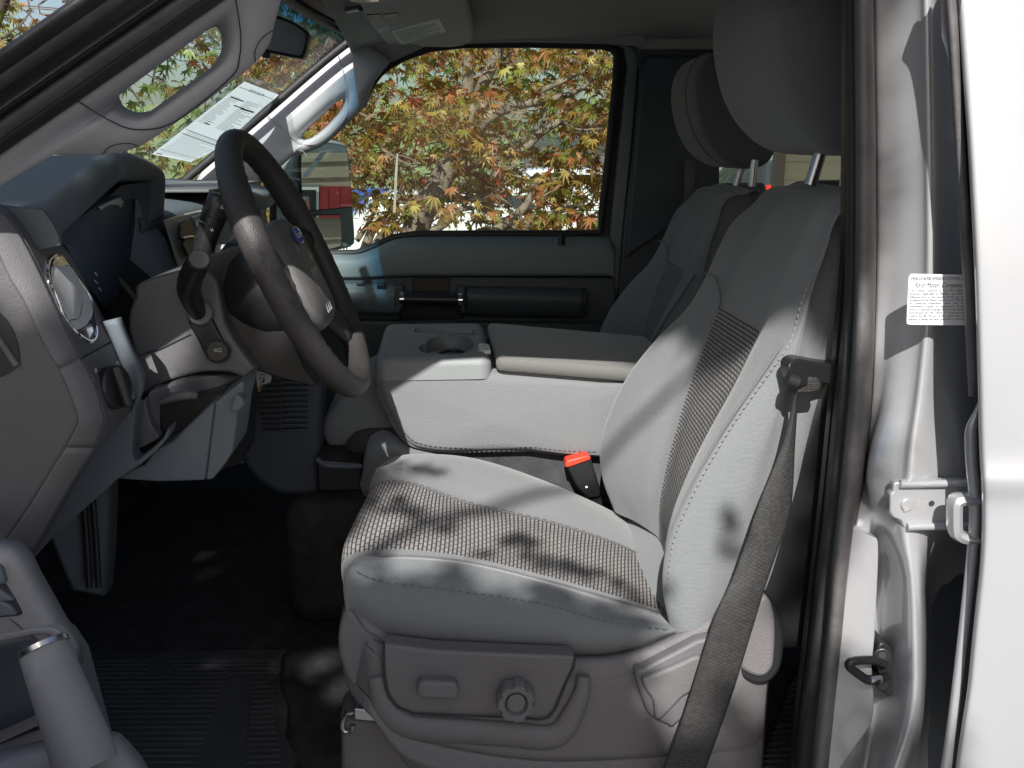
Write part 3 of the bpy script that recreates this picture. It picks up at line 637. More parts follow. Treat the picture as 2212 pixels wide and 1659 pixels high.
for q in (((300, 250), (320, 205), (355, 205), (375, 235), (385, 252), (340, 262)), ((455, 640), (500, 612), (520, 600), (535, 640), (510, 690), (480, 670))):
    poly_prism('vent_grip', [A(x, y, bzY(x, y)-.010) for x, y in [zz(*p) for p in q]], (0, .006, 0), 'chrome', vent, .0015)
# recess in the end panel with its bar
pp('end_recess', sm2([(-70, 640), (-20, 660), (5, 682), (25, 708), (38, 745), (42, 775), (38, 790), (6, 812), (-40, 820), (-80, 760)], 3), 1.0735, .004, 'plastic_black', ep)
tube('recess_bar', [A(-40, 690, 1.073), A(0, 735, 1.073), (A(36, 790, 1.073))], .004, 'rubber_grey', ep, 8)
# headlamp switch
def z2(x, y): return (x/2.693, y/2.693+479)
sr = sm2([z2(*p) for p in ((565, 818), (548, 850), (552, 920), (580, 1000), (605, 1070), (635, 1130), (655, 1135), (690, 1090), (698, 1020), (690, 950), (655, 880), (620, 835), (590, 815))], 3)
sw = poly_prism('headlamp_switch', [A(x, y, bzY(x, y)-.0035) for x, y in sr], (-.005, .006, 0), 'plastic_black', D, .001)
kc = A(235, 837, bzY(235, 837)-.006); kn = Vector((.93, -.30, .12)).normalized()
def disc(name, c, n_, r, h, m, par, seg=28, bev=0, sx=1, upv=(0, 0, 1)):
    n_ = Vector(n_).normalized(); a = Vector(upv); a = (a-n_*a.dot(n_)).normalized(); b = n_.cross(a)
    lp = [Vector(c)+a*math.cos(2*math.pi*k/seg)*r+b*math.sin(2*math.pi*k/seg)*r*sx for k in range(seg)]
    return poly_prism(name, lp, n_*h, m, par, bev, 2)
disc('switch_knob', kc, kn, .0255, .014, 'plastic_black', sw, bev=.003)
joined('knob_grip', [boxc(kc+kn*.018, (.012, .012, .050), Matrix.Rotation(math.radians(-12), 3, 'Y') @ Matrix.Rotation(math.radians(18), 3, 'Z'))], 'plastic_black', sw, bevel=.004)
text('lamp_symbol', '*', A(243, 843, bzY(243, 843)-.026), (.3, .95, 0), (0, .0, 1), .022, 'white_mark', sw)
text('lamp_symbol', '0', A(205, 806, bzY(205, 806)-.008), (.3, .95, 0), (0, .0, 1), .008, 'white_mark', sw)
dm = [z2(*p) for p in ((655, 820), (668, 808), (685, 812), (760, 980), (755, 1005), (735, 1012), (720, 1000))]
dim = poly_prism('dimmer_slot', [A(x, y, bzY(x, y)-.003) for x, y in dm], (-.003, .004, 0), 'plastic_black', D, .001)
joined('dimmer_wheel', [boxc(A(268, 823, bzY(268, 823)-.006), (.008, .012, .05), Matrix.Rotation(math.radians(-22), 3, 'Y'))], 'plastic_dark', dim, bevel=.002)
# lighter trim running down beside the bezel
ka = [(224, 694), (243, 735), (258, 772), (272, 808), (289, 858), (289, 876), (285, 888)]
kd = [(259, 685), (285, 752), (299, 782), (310, 810), (310, 836), (302, 858), (292, 874)]
net('knee_trim', [[A(*lerp2(a, d, t), 1.228-.012*q) for t, q in ((0, 0), (.08, .8), (.4, 1), (.85, .8), (1, -.6), (1.02, -3))] for a, d in zip(ka, kd)], 'plastic_grey', D, 4, 4, thick=.003, off=0)
pp('knee_trim', [(285, 884), (292, 872), (293, 880), (287, 935), (285, 975), (288, 990), (293, 995), (300, 992), (329, 970), (353, 947), (364, 925), (367, 926), (364, 940), (352, 958), (330, 980), (305, 1002), (290, 1011), (252, 1036), (225, 1060), (186, 1096), (108, 1164), (60, 1219), (75, 1198), (150, 1068), (208, 970), (267, 907)], 1.222, .03, 'plastic_grey', D, .0025)
pp('storage_pocket', [(284, 890), (330, 870), (480, 850), (500, 880), (400, 960), (330, 1010), (290, 1008)], 1.30, .15, 'plastic_black', D)
pp('pocket_lining', sm2([(290, 920), (300, 880), (312, 862), (320, 900), (334, 930), (345, 945), (330, 955), (294, 972), (288, 960)], 2), 1.27, .02, 'plastic_dark', D, .004)
pp('pocket_lining', sm2([(318, 850), (350, 838), (420, 815), (520, 812), (480, 835), (430, 872), (395, 905), (362, 926), (335, 938), (325, 905)], 2), lambda x, y: 1.29+.0004*(x-320), .03, 'plastic_dark', D, .006)
tube('hood_release', [A(342, 870, 1.28), A(375, 858, 1.275), A(405, 853, 1.275), A(424, 855, 1.28)], [.004, .006, .0065, .005], 'plastic_dark', D, 10, smooth_n=4)
kp = pp('knee_panel', [(336, 969), (371, 954), (453, 876), (463, 873), (442, 1038), (345, 1041), (252, 1035), (290, 1011), (312, 1004)], 1.255, .05, 'plastic_grey', D, .003)
pp('knee_panel_side', [(464, 869), (476, 862), (524, 822), (527, 828), (524, 850), (514, 888), (503, 975), (488, 1000), (461, 1034), (444, 1038)], 1.262, .10, 'plastic_grey', D, .006)
pp('release_tab', [(500, 866), (513, 850), (531, 872), (516, 890), (496, 892)], 1.245, .03, 'plastic_grey', D, .004)
pp('lower_dash', [(286, 905), (470, 860), (530, 830), (520, 1000), (440, 1030), (250, 1030)], 1.50, .12, 'plastic_black', D)
# kick panel and dead pedal
kick = pp('kick_panel', [(100, 1150), (240, 1030), (235, 1200), (228, 1292), (155, 1278), (128, 1220)], lambda x, y: 1.33+.0003*(x-100), .04, 'plastic_navy', TR, .006)
for x in (193, 213):
    tube('rib', [A(x-14, 1062, 1.345), A(x-6, 1160, 1.345), A(x, 1268, 1.345)], .0045, 'plastic_black', kick, 8)
# centre stack
CS = pp('centre_stack', [(352, 474, 1.62), (420, 457, 1.80), (483, 446, 1.98), (505, 500, 2.03), (516, 545, 2.05), (540, 620, 2.05), (470, 760, 1.85), (405, 640, 1.64), (375, 545, 1.62)], 1.8, .12, 'metal_silver', TR, .004)
def cs(px, off=.004, m='plastic_black', name='vent_opening', bevel=.001, th=.006):
    # plane through three stack corners
    p0, p1, p2 = A(352, 474, 1.62), A(483, 446, 1.98), A(405, 640, 1.64); n_ = (p1-p0).cross(p2-p0).normalized()
    if n_.x < 0: n_ = -n_
    lp = []
    for x, y in px:
        d = ray(x, y); t = (p0-CP).dot(n_)/d.dot(n_); lp.append(CP+d*t+n_*off)
    return poly_prism(name, lp, n_*th, m, CS, bevel)
cs([(404, 470), (480, 455), (508, 545), (470, 560), (440, 555)], m='plastic_grey', name='stack_panel')
cs(sm2([(370, 486), (376, 478), (384, 477), (395, 486), (404, 506), (404, 520), (392, 522), (372, 520), (369, 505)], 3), .010, 'plastic_black')
cs([(372, 515), (388, 513), (410, 515), (421, 519), (420, 521), (404, 519), (388, 518), (373, 520)], .014, 'chrome', 'vent_blade')
cs(sm2([(374, 524), (400, 522), (420, 526), (430, 545), (424, 560), (390, 560), (378, 545)], 3), .012, 'plastic_black')
cs([(388, 562), (412, 560), (414, 568), (390, 568)], .012, 'chrome', 'vent_blade')
cs([(477, 521), (488, 518), (503, 548), (486, 556), (477, 540)], .012, 'screen', 'display')
kn2 = A(424, 497, 1.77); disc('stack_knob', kn2, (.9, -.35, .1), .014, .02, 'chrome', CS, bev=.003)
kn3 = A(470, 546, 1.83); disc('stack_knob', kn3, (.9, -.35, .1), .014, .02, 'metal_silver', CS, bev=.003)
cs([(486, 480), (490, 478), (504, 500), (516, 532), (512, 536), (500, 506)], .012, 'metal_silver', 'trim_strip')
# lower centre panel with slots
LP = pp('lower_centre_panel', sm2([(516, 850), (530, 815), (600, 800), (690, 800), (693, 900), (692, 1000), (692, 1060), (650, 1072), (608, 1070), (560, 1045), (525, 1003), (508, 955), (508, 900)], 3), 1.74, .10, 'plastic_navy', TR, .012)
ch = []; ch2 = []
for i in range(11):
    y = 812+i*11.6
    c = A(577, y, 1.737); e = A(606, y, 1.737); 
    ch.append(boxc(A(573+i*1.5, y, 1.736), (.052-.0012*i*2, .004, .0040)))
    ch2.append(boxc(A(637, y, 1.734), (.046, .010, .0048)))
joined('slot', ch, 'plastic_black', LP); joined('louvre', ch2, 'plastic_navy', LP, bevel=.001)
pp('panel_lip', [(683, 988), (692, 992), (779, 1000), (782, 1062), (686, 1062)], 1.70, .2, 'plastic_black', LP, .006)
tube('tray_lip', [A(684, 990, 1.70), A(700, 1003, 1.70), A(740, 1007, 1.70), A(782, 1007, 1.70)], .005, 'plastic_grey', LP, 8, smooth_n=3)

# ---------------- steering column
SC = pp('steering_column', sm2([(292, 640), (291, 628), (300, 612), (345, 596), (396, 584), (412, 578), (446, 590), (470, 610), (486, 700), (530, 770), (552, 800), (540, 812), (528, 818), (505, 808), (480, 804), (440, 805), (405, 812), (371, 822), (335, 838), (309, 854), (300, 820), (293, 776), (276, 712), (280, 668)], 2), lambda x, y: 1.335, .17, 'plastic_dark', TR, .035, seg=5)
tube('shroud_seam', [A(300, 768, 1.331), A(350, 752, 1.3335), A(412, 722, 1.3335)], .0008, 'ink', SC, 6)
pp('switch_pod', sm2([z2(*p) for p in ((1092, 565), (1120, 500), (1160, 462), (1190, 470), (1230, 560), (1290, 680), (1335, 740), (1330, 790), (1290, 820), (1240, 818), (1195, 780), (1150, 690), (1110, 620))], 2), 1.328, .02, 'plastic_black', SC, .003)
pb = disc('pedal_button', A(470, 758, 1.327), (.12, -1, .05), .0145, .005, 'plastic_black', SC, bev=.0015)
disc('button_ring', A(470, 758, 1.3265), (.12, -1, .05), .0165, .002, 'rubber', SC, bev=.001)
sy = [(462, 756), (466, 754), (470, 755), (473, 753), (478, 753), (478, 760), (474, 760), (471, 758), (464, 759)]
for i in range(len(sy)): pass
obj('pedal_symbol', *tubec([A(x, y, 1.3205) for x, y in sy+[sy[0]]], .0004, 5, False), 'white_mark', pb)
# column body towards the wheel
pp('column_collar', sm2([(446, 556), (470, 546), (500, 534), (545, 528), (560, 545), (600, 650), (660, 800), (690, 835), (640, 825), (552, 800), (510, 745), (475, 680), (452, 620)], 2), 1.36, .12, 'plastic_black', SC, .02, seg=4)
pp('upper_shroud', sm2([(452, 560), (470, 548), (488, 540), (488, 532), (500, 524), (512, 526), (518, 536), (545, 532), (560, 560), (540, 600), (480, 590)], 2), 1.40, .12, 'plastic_dark', SC, .012)
# signal stalk pointing at the door opening
st = tube('signal_stalk', [A(428, 678, 1.325), A(418, 655, 1.31), A(408, 628, 1.29), A(412, 600, 1.265), A(428, 566, 1.225), A(430, 560, 1.218)], [.010, .0135, .0150, .0150, .0140, .0128], 'plastic_black', SC, 20, smooth_n=4)
disc('stalk_cap', A(430, 560, 1.2175), (A(430, 560, 1.2175)-A(424, 574, 1.235)), .0115, .0012, 'rubber_grey', st, bev=.0005)
disc('stalk_boot', A(432, 675, 1.328), (.2, -1, .1), .0165, .006, 'plastic_dark', st, bev=.002)
# gear lever
g0, g1_, g2_, g3_, g4_ = A(436, 556, 1.38), A(444, 520, 1.38), A(455, 485, 1.38), A(462, 468, 1.38), A(480, 424, 1.38)
gl = tube('gear_lever', [g0+(g0-g1_)*.6, g0, g1_], [.012, .0130, .0150], 'plastic_black', SC, 24, smooth_n=3)
tube('lever_collar', [g1_, g2_], [.0150, .0160], 'plastic_black', gl, 24)
tube('lever_button', [g2_.lerp(g3_, .15), g3_], .0170, 'plastic_black', gl, 24)
tube('lever_grip', [g3_.lerp(g4_, .03), g3_.lerp(g4_, .5), g3_.lerp(g4_, .92), g3_.lerp(g4_, 1.0), g3_.lerp(g4_, 1.05)], [.0175, .0178, .0172, .0150, .010], 'plastic_black', gl, 28)
gd = (g4_-g3_).normalized()
text('lever_marking', 'TOW/HAUL \u25B2', A(482.5, 453, 1.3605), gd, Vector((-gd.z, 0, gd.x)), .0065, 'white_mark', gl, width=.023)
text('lever_marking', '+', A(462, 505, 1.3615), gd, Vector((-gd.z, 0, gd.x)), .012, 'white_mark', gl)

# ---------------- steering wheel (built in its own axes)
wc = A(645, 573, 1.42); wn = Vector((.905, -.025, .41)).normalized()
wu = Vector((0, 0, 1)); wu = (wu-wn*wu.dot(wn)).normalized(); wr = wu.cross(wn)
if wr.y < 0: wr = -wr
def WP(r, u, n_=0): return wc+wr*r+wu*u+wn*n_
SW = obj('steering_wheel', [], [], 'leather', TR) if False else None
V = []; F = []; N1, N2 = 160, 28; R = .186
for i in range(N1):
    a = 2*math.pi*i/N1; cdir = wr*math.cos(a)+wu*math.sin(a)
    deg = math.degrees(a) % 360
    grip = 1 if (20 < deg < 75 or 105 < deg < 160) else 0
    for k in range(N2):
        b = 2*math.pi*k/N2; rad = .0165
        fr = .0008*math.sin(a*62)*(1 if (math.cos(b) < .2) else 0)
        rad += fr
        bulk = .0022*math.exp(-((deg-150)/14)**2)+.0022*math.exp(-((deg-30)/14)**2); rad += bulk
        V.append(wc+cdir*(R+math.cos(b)*rad)+wn*(math.sin(b)*rad*1.08))
for i in range(N1):
    for k in range(N2):
        i2 = (i+1) % N1; k2 = (k+1) % N2; F.append((i*N2+k, i*N2+k2, i2*N2+k2, i2*N2+k))
SW = obj('steering_wheel', V, F, 'leather', TR, angle=180)
# hub pad: rounded trapezoid, domed
def padloop(s, n_):
    out = []
    for k in range(48):
        t = 2*math.pi*k/48; c, s_ = math.cos(t), math.sin(t); p = 3.2
        x = abs(c)**(2/p)*(1 if c > 0 else -1); y = abs(s_)**(2/p)*(1 if s_ > 0 else -1)
        wdt = .088-.012*y; out.append(WP(x*wdt*s, y*.082*s-.012, n_))
    return out
PD = rings('airbag_cover', [padloop(.98, -.035), padloop(1, -.02), padloop(1, -.004), padloop(.97, .004), padloop(.9, .009), padloop(.6, .014), padloop(.25, .016), padloop(.02, .0165)], 'pad', SW, cap0=True, cap1=True, angle=180)
for k, (sx_) in enumerate((-.030, -.014, .002)):
    tube('groove', [WP(sx_+.012, -.012, .0165), WP(sx_+.012, -.076, .0115)], .0014, 'plastic_light', PD, 8)
tube('horn_mark', [WP(.018, .006, .017), WP(.018, .000, .017)], .0009, 'plastic_light', PD, 6)
tube('horn_mark', [WP(.026, .006, .0168), WP(.026, .000, .0168)], .0009, 'plastic_light', PD, 6)
tube('horn_mark', [WP(-.034, .026, .016), WP(-.040, .016, .0158)], .0009, 'plastic_light', PD, 6)
bd = poly_prism('badge', [WP(.006+.026*math.cos(2*math.pi*k/32), .038+.0125*math.sin(2*math.pi*k/32), .0155) for k in range(32)], wn*.0022, 'badge_blue', PD, .0006)
obj('badge_rim', *tubec([WP(.006+.026*math.cos(2*math.pi*k/32), .038+.0125*math.sin(2*math.pi*k/32), .0175) for k in range(33)], .0008, 6, False), 'chrome', bd)
text('badge_script', 'Ford', WP(-.013, .0335, .0182), wr, wu, .016, 'chrome', bd, width=.036, shear=.35)
def spoke(p, q, w0, w1, name='spoke', m='leather'):
    rows = []
    for t in (0, .35, .7, 1):
        c = Vector(p).lerp(Vector(q), t); wd = w0+(w1-w0)*t
        rows.append((c, wd))
    d = (Vector(q)-Vector(p)).normalized(); s_ = d.cross(wn).normalized(); L_ = []
    for c, wd in rows:
        lp = []
        for k in range(16):
            th = 2*math.pi*k/16; lp.append(c+s_*math.cos(th)*wd+wn*math.sin(th)*.013)
        L_.append(lp)
    return rings(name, L_, m, SW, True, True, 180)
spoke(WP(.075, .02, -.016), WP(.182, .028, -.004), .030, .016); spoke(WP(-.075, .02, -.016), WP(-.182, .028, -.004), .030, .016)
spoke(WP(.062, -.062, -.016), WP(.125, -.135, -.004), .026, .026); spoke(WP(-.062, -.062, -.016), WP(-.125, -.135, -.004), .026, .026)
# cruise switch pods
for s in (1, -1):
    pd_ = rings('switch_pod', [[WP(s*.115+.030*sc_*math.cos(2*math.pi*k/20), .005+.040*sc_*math.sin(2*math.pi*k/20), nn) for k in range(20)] for sc_, nn in ((1, -.018), (1, -.002), (.85, .002), (.1, .003))], 'plastic_black', SW, True, True, 180)
hubb = rings('hub_cover', [[WP(.085*s_*math.cos(2*math.pi*k/32), .085*s_*math.sin(2*math.pi*k/32)-.008, nn) for k in range(32)] for s_, nn in ((1, -.03), (1.02, -.045), (.95, -.07), (.75, -.10), (.6, -.13))], 'plastic_black', SW, True, True, 180)

# key with tag
def kz(x, y): return (x/2.693, y/2.693+479)
# ---------------- driver seat
SEAT = pp('driver_seat', [(760, 1330), (1000, 1400), (1400, 1390), (1620, 1290), (1640, 1470), (1500, 1500), (900, 1500), (770, 1420)], 1.20, .40, 'cloth', TR)
SEAT['label'] = 'driver seat in grey cloth with patterned centre panels and power base'
def seatnet():
    C = [
     (1.180, [(775, 1345), (850, 1398), (1010, 1413), (1180, 1419), (1330, 1414), (1475, 1368)]),
     (1.158, [(757, 1300), (850, 1345), (1010, 1365), (1180, 1380), (1330, 1390), (1480, 1362)]),
     (1.160, [(748, 1250), (850, 1290), (1005, 1310), (1165, 1330), (1315, 1358), (1478, 1358)]),
     (1.172, [(757, 1222), (850, 1246), (1000, 1262), (1160, 1288), (1312, 1330), (1476, 1352)]),
     (1.205, [(768, 1209), (852, 1208), (1005, 1221), (1180, 1262), (1325, 1308), (1472, 1345)]),
     (1.235, [(746, 1222), (848, 1201), (1008, 1214), (1185, 1256), (1333, 1298), (1466, 1335)]),
     (1.30, [(748, 1170), (855, 1152), (1012, 1176), (1188, 1220), (1337, 1266), (1460, 1308)]),
     (1.40, [(778, 1102), (868, 1084), (1012, 1115), (1190, 1160), (1338, 1210), (1450, 1262)]),
     (1.47, [(801, 1056), (882, 1044), (1010, 1087), (1192, 1130), (1340, 1178), (1442, 1232)]),
     (1.515, [(806, 1026), (884, 1014), (1018, 1046), (1192, 1093), (1338, 1150), (1440, 1205)]),
     (1.575, [(824, 1004), (900, 988), (1030, 1002), (1190, 1054), (1328, 1118), (1430, 1180)]),
     (1.63, [(850, 1000), (915, 985), (1042, 998), (1195, 1050), (1335, 1114), (1435, 1176)]),
    ]
    top = [[A(x, y, Y) for x, y in pts] for Y, pts in C]
    top.append([v+Vector((0, .03, -.06)) for v in top[-1]]); 
    top.append([v+Vector((0, .002, -.08)) for v in top[-1]])
    for i in range(len(top)):
        v = top[i][0]
        low = min(.10, max(.02, v.z-1.02)); top[i] = [v+Vector((.05, 0, -low)), v+Vector((.006, 0, -low*.55))]+top[i]+[top[i][-1]+Vector((.05, 0, -.004)), top[i][-1]+Vector((.11, 0, .0))]
    return top
def fn_cush(r, c): return 1 if 5.35 < r < 8.05 else 0
cush = net('seat_cushion', seatnet(), ['cloth', 'cloth_pattern'], SEAT, 8, 8, matfn=fn_cush)
tube('insert_seam', [A(*q) for q in ((748, 1222, 1.234), (848, 1200, 1.233), (1008, 1213, 1.233), (1185, 1255, 1.233), (1333, 1297, 1.233), (1440, 1327, 1.233))], .0016, 'plastic_dark', cush, 6, smooth_n=6)
tube('insert_seam', [A(*q) for q in ((801, 1055, 1.466), (882, 1043, 1.466), (1010, 1086, 1.466), (1192, 1129, 1.466), (1340, 1177, 1.466), (1430, 1225, 1.466))], .0016, 'plastic_dark', cush, 6, smooth_n=6)
def stitch(name, pts, Y, par, col='cloth_dark', gap=.010, r=.0009, off=.0015, n=10):
    P = curve([A(p[0], p[1], p[2] if len(p) > 2 else Y) for p in pts], n); ch = []; acc = 0
    d = []; tot = 0
    for a, b in zip(P, P[1:]): d.append((tot, a, b)); tot += (b-a).length
    s = 0; 
    def at(s):
        for t, a, b in d:
            L_ = (b-a).length
            if t <= s <= t+L_+1e-9: return a.lerp(b, (s-t)/max(L_, 1e-9))
        return P[-1]
    while s < tot-gap:
        a, b = at(s), at(s+gap*.6); ch.append(tubec([a-Vector((0, off, 0)), b-Vector((0, off, 0))], r, 5)); s += gap
    return joined(name, ch, col, par)
stitch('stitching', [(770, 1232), (800, 1247), (850, 1259), (1000, 1277), (1160, 1301), (1312, 1341), (1450, 1360)], 1.158, cush, 'plastic_grey')
# back rest
def colw(Y, tr, zs):
    out = []
    for z in zs:
        y = toz(0, z, Y)
        if y <= tr[0][1]: x = tr[0][0]+(tr[0][1]-y)*(tr[0][0]-tr[1][0])/(tr[1][1]-tr[0][1])*.5
        elif y >= tr[-1][1]: x = tr[-1][0]+(y-tr[-1][1])*.3
        else:
            for (x1, y1), (x2, y2) in zip(tr, tr[1:]):
                if y1 <= y <= y2: x = x1+(x2-x1)*(y-y1)/(y2-y1); break
        out.append(A(x, y, Y))
    return out
zs = [1.10, 1.16, 1.22, 1.28, 1.34, 1.40, 1.45, 1.50, 1.54, 1.585, 1.618]
TRC = [
 (1.165, [(1850, 400), (1820, 450), (1801, 497), (1756, 685), (1735, 780), (1712, 860), (1690, 960), (1670, 1080), (1640, 1200), (1600, 1290), (1540, 1345)]),
 (1.150, [(1835, 400), (1812, 450), (1797, 505), (1750, 640), (1720, 760), (1690, 860), (1645, 960), (1600, 1080), (1560, 1200), (1520, 1290), (1500, 1345)]),
 (1.160, [(1820, 400), (1800, 480), (1793, 514), (1759, 583), (1729, 658), (1705, 740), (1650, 820), (1580, 920), (1510, 1040), (1460, 1150), (1445, 1220), (1440, 1280), (1450, 1340)]),
 (1.185, [(1805, 400), (1780, 480), (1740, 583), (1705, 658), (1672, 740), (1625, 820), (1560, 920), (1490, 1040), (1447, 1150), (1434, 1220), (1430, 1280), (1440, 1330)]),
 (1.225, [(1795, 400), (1760, 480), (1715, 583), (1672, 668), (1640, 730), (1596, 820), (1545, 905), (1482, 1030), (1446, 1130), (1436, 1200), (1436, 1260)]),
 (1.262, [(1790, 400), (1750, 480), (1700, 590), (1650, 700), (1618, 770), (1578, 850), (1538, 920), (1496, 1010), (1468, 1080), (1452, 1180), (1454, 1260)]),
 (1.300, [(1785, 400), (1740, 470), (1690, 570), (1640, 685), (1606, 760), (1565, 850), (1528, 930), (1490, 1020), (1462, 1090), (1450, 1180), (1452, 1240)]),
 (1.400, [(1760, 400), (1700, 450), (1640, 550), (1590, 670), (1553, 750), (1514, 850), (1482, 940), (1452, 1040), (1436, 1110), (1438, 1200)]),
 (1.470, [(1740, 400), (1685, 430), (1615, 540), (1552, 668), (1524, 740), (1484, 850), (1454, 950), (1429, 1050), (1420, 1130), (1427, 1190)]),
 (1.505, [(1730, 399), (1672, 425), (1600, 520), (1545, 625), (1508, 690), (1462, 780), (1420, 890), (1394, 980), (1388, 1060), (1398, 1130), (1412, 1170)]),
 (1.550, [(1715, 398), (1655, 425), (1590, 495), (1555, 560), (1510, 650), (1455, 720), (1400, 800), (1352, 900), (1336, 970), (1338, 1050), (1360, 1110), (1385, 1150)]),
 (1.600, [(1700, 398), (1640, 430), (1590, 470), (1560, 520), (1530, 590), (1500, 650), (1450, 700), (1400, 750), (1350, 820), (1312, 900), (1296, 960), (1297, 1010), (1307, 1060), (1330, 1110), (1370, 1150)]),
]
bk = [colw(Y, tr, zs) for Y, tr in TRC]
bk.insert(0, [v+Vector((.075, .012, 0)) for v in bk[0]])
bk.append([v+Vector((.05, .035, 0)) for v in bk[-1]]); bk.append([v+Vector((.07, .005, 0)) for v in bk[-1]])
# rows across (near..far), add rounded top
tops = []
for r in bk:
    v = r[-1]; r.append(v+Vector((.016, 0, .018))); r.append(v+Vector((.045, 0, .024))); r.append(v+Vector((.085, 0, .012))); r.append(v+Vector((.095, 0, -.20)))
def fn_back(r, c): return 1 if (6.0 < r < 9.0 and c < 6.35) else 0
back = net('backrest', bk, ['cloth', 'cloth_pattern'], SEAT, 8, 8, matfn=fn_back)
stitch('stitching', [(1793, 514), (1759, 583), (1729, 658), (1705, 740), (1650, 820), (1580, 920), (1510, 1040), (1460, 1150), (1445, 1220), (1440, 1280)], 1.157, back, 'plastic_light', .008)
tube('piping', [A(x, y, Y) for x, y, Y in ((1690, 742, 1.163), (1637, 820, 1.163), (1567, 920, 1.163), (1498, 1040, 1.165), (1450, 1150, 1.168), (1437, 1220, 1.17))], .0022, 'cloth_dark', back, 8, smooth_n=4)
0 and tube('panel_seam', [A(x, y, Y) for x, y, Y in ((1752, 676, 1.149), (1700, 664, 1.156), (1668, 690, 1.19), (1645, 704, 1.24))], .0014, 'cloth_dark', back, 6, smooth_n=4)
tube('panel_seam', [A(x, y, Y) for x, y, Y in ((1520, 590, 1.56), (1545, 600, 1.51), (1556, 640, 1.475), (1553, 668, 1.465))], .0014, 'cloth_dark', back, 6, smooth_n=4)
# rear shell
rows = [[Vector((x, y, z)) for x, y in ((.36+q, 1.175), (.47+q, 1.18), (.51+q, 1.30), (.51+q, 1.52), (.47+q, 1.65), (.34+q, 1.66))] for z, q in ((1.06, .02), (1.2, .03), (1.35, .075), (1.5, .135), (1.62, .19))]
net('backrest_shell', rows, 'plastic_black', SEAT, 4, 4, thick=.006, off=0)
# head rest
def headrest(cx, cy, cz, name='headrest', par=None):
    L_ = []
    n = 40
    for j in range(-9, 10):
        v = j/9; yy = math.copysign(abs(math.sin(v*math.pi/2)), v)*.135; s = max(.02, (1-abs(v)**5)**.5) if abs(v) < 1 else .03
        if abs(v) == 1: s = .25
        lp = []
        for k in range(n):
            t = 2*math.pi*k/n; c, s_ = math.cos(t), math.sin(t); p = 2.6
            x = abs(c)**(2/p)*(1 if c > 0 else -1)*.080*(s*.35+.65); z = abs(s_)**(2/p)*(1 if s_ > 0 else -1)*.128*(s*.3+.7)
            x += -z*.22 + (.018*(1-(z/.128)**2) if c < 0 else 0)*-1
            lp.append(Vector((cx+x+(z*.0), cy+yy, cz+z)))
        L_.append(lp)
    return rings(name, L_, 'cloth_dark', par, True, True, 180, uv=True)
hr = headrest(.505, 1.40, 1.818, par=SEAT)
tube('piping', [Vector((.485+.075*math.cos(t), 1.40-.112, 1.818+.120*math.sin(t)))+Vector((-.22*.12*math.sin(t), 0, 0)) for t in [2*math.pi*k/30 for k in range(31)]], .0016, 'cloth_dark', hr, 6)
for (x1, y1), (x2, y2), Y in (((1750, 394), (1776, 318), 1.34), ((1828, 396), (1836, 330), 1.22)):
    pst = tube('headrest_post', [A(x1, y1+6, Y), A(x2, y2, Y), A(x2+6, y2-30, Y)], .0085, 'steel', SEAT, 14)
    disc('post_guide', A(x1+3, y1+4, Y), (0, 0, 1), .024, .010, 'plastic_black', pst, bev=.004)

# seat base shield
def z6(x, y): return (x/2.693+684.5, y/2.693+1043)
def zR(x, y): return (x/2.693+1391, y/2.693+1043)
top_e = [(760, 1318), (775, 1345), (800, 1374), (829, 1391), (880, 1402), (944, 1408), (1093, 1414), (1241, 1420), (1316, 1418), (1390, 1401), (1450, 1374), (1506, 1347), (1545, 1325), (1600, 1298), (1651, 1287), (1668, 1298)]
bot_e = [(740, 1450), (762, 1500), (796, 1540), (815, 1565), (840, 1600), (880, 1640), (940, 1665), (1060, 1690), (1180, 1700), (1300, 1700), (1400, 1700), (1470, 1700), (1530, 1700), (1580, 1700), (1620, 1690), (1645, 1660)]
rows = []
n_ = len(top_e)
for t, Y in ((0, 1.20), (.0, 1.165), (.035, 1.150), (.16, 1.143), (.25, 1.138), (.75, 1.130), (.82, 1.128), (1, 1.122)):
    r = []
    for i, ((x1, y1), (x2, y2)) in enumerate(zip(top_e, bot_e)):
        k = i/(n_-1); rc = max(0, 1-i/2.2)*.06+max(0, (i-(n_-3))/2)*.04
        r.append(A(x1+(x2-x1)*t, y1+(y2-y1)*t, Y+rc))
    rows.append(r)
SH = net('seat_side_shield', rows, 'seat_shield', SEAT, 4, 3, thick=.004, off=0)
# front wrap of the shield
pp('shield_nose', sm2([(738, 1336), (748, 1320), (764, 1326), (790, 1365), (829, 1392), (826, 1460), (840, 1540), (870, 1600), (920, 1660), (880, 1660), (840, 1600), (796, 1538), (742, 1452), (730, 1380)], 2), lambda x, y: 1.155, .06, 'seat_shield', SH, .014)
ctrl_o = [(829, 1392), (828, 1422), (829, 1452), (834, 1490), (842, 1508), (858, 1528), (892, 1542), (1000, 1547), (1108, 1550), (1167, 1555), (1185, 1550), (1200, 1532), (1222, 1478), (1239, 1442), (1243, 1418), (1100, 1413), (944, 1406)]
cpan = pp('control_panel', ctrl_o, lambda x, y: 1.121+.00004*(y-1400), .03, 'seat_shield', SEAT, .004)
obj('panel_gap', *tubec([A(x, y, 1.1225) for x, y in ctrl_o[:15]], .0016, 6, True), 'ink', cpan)
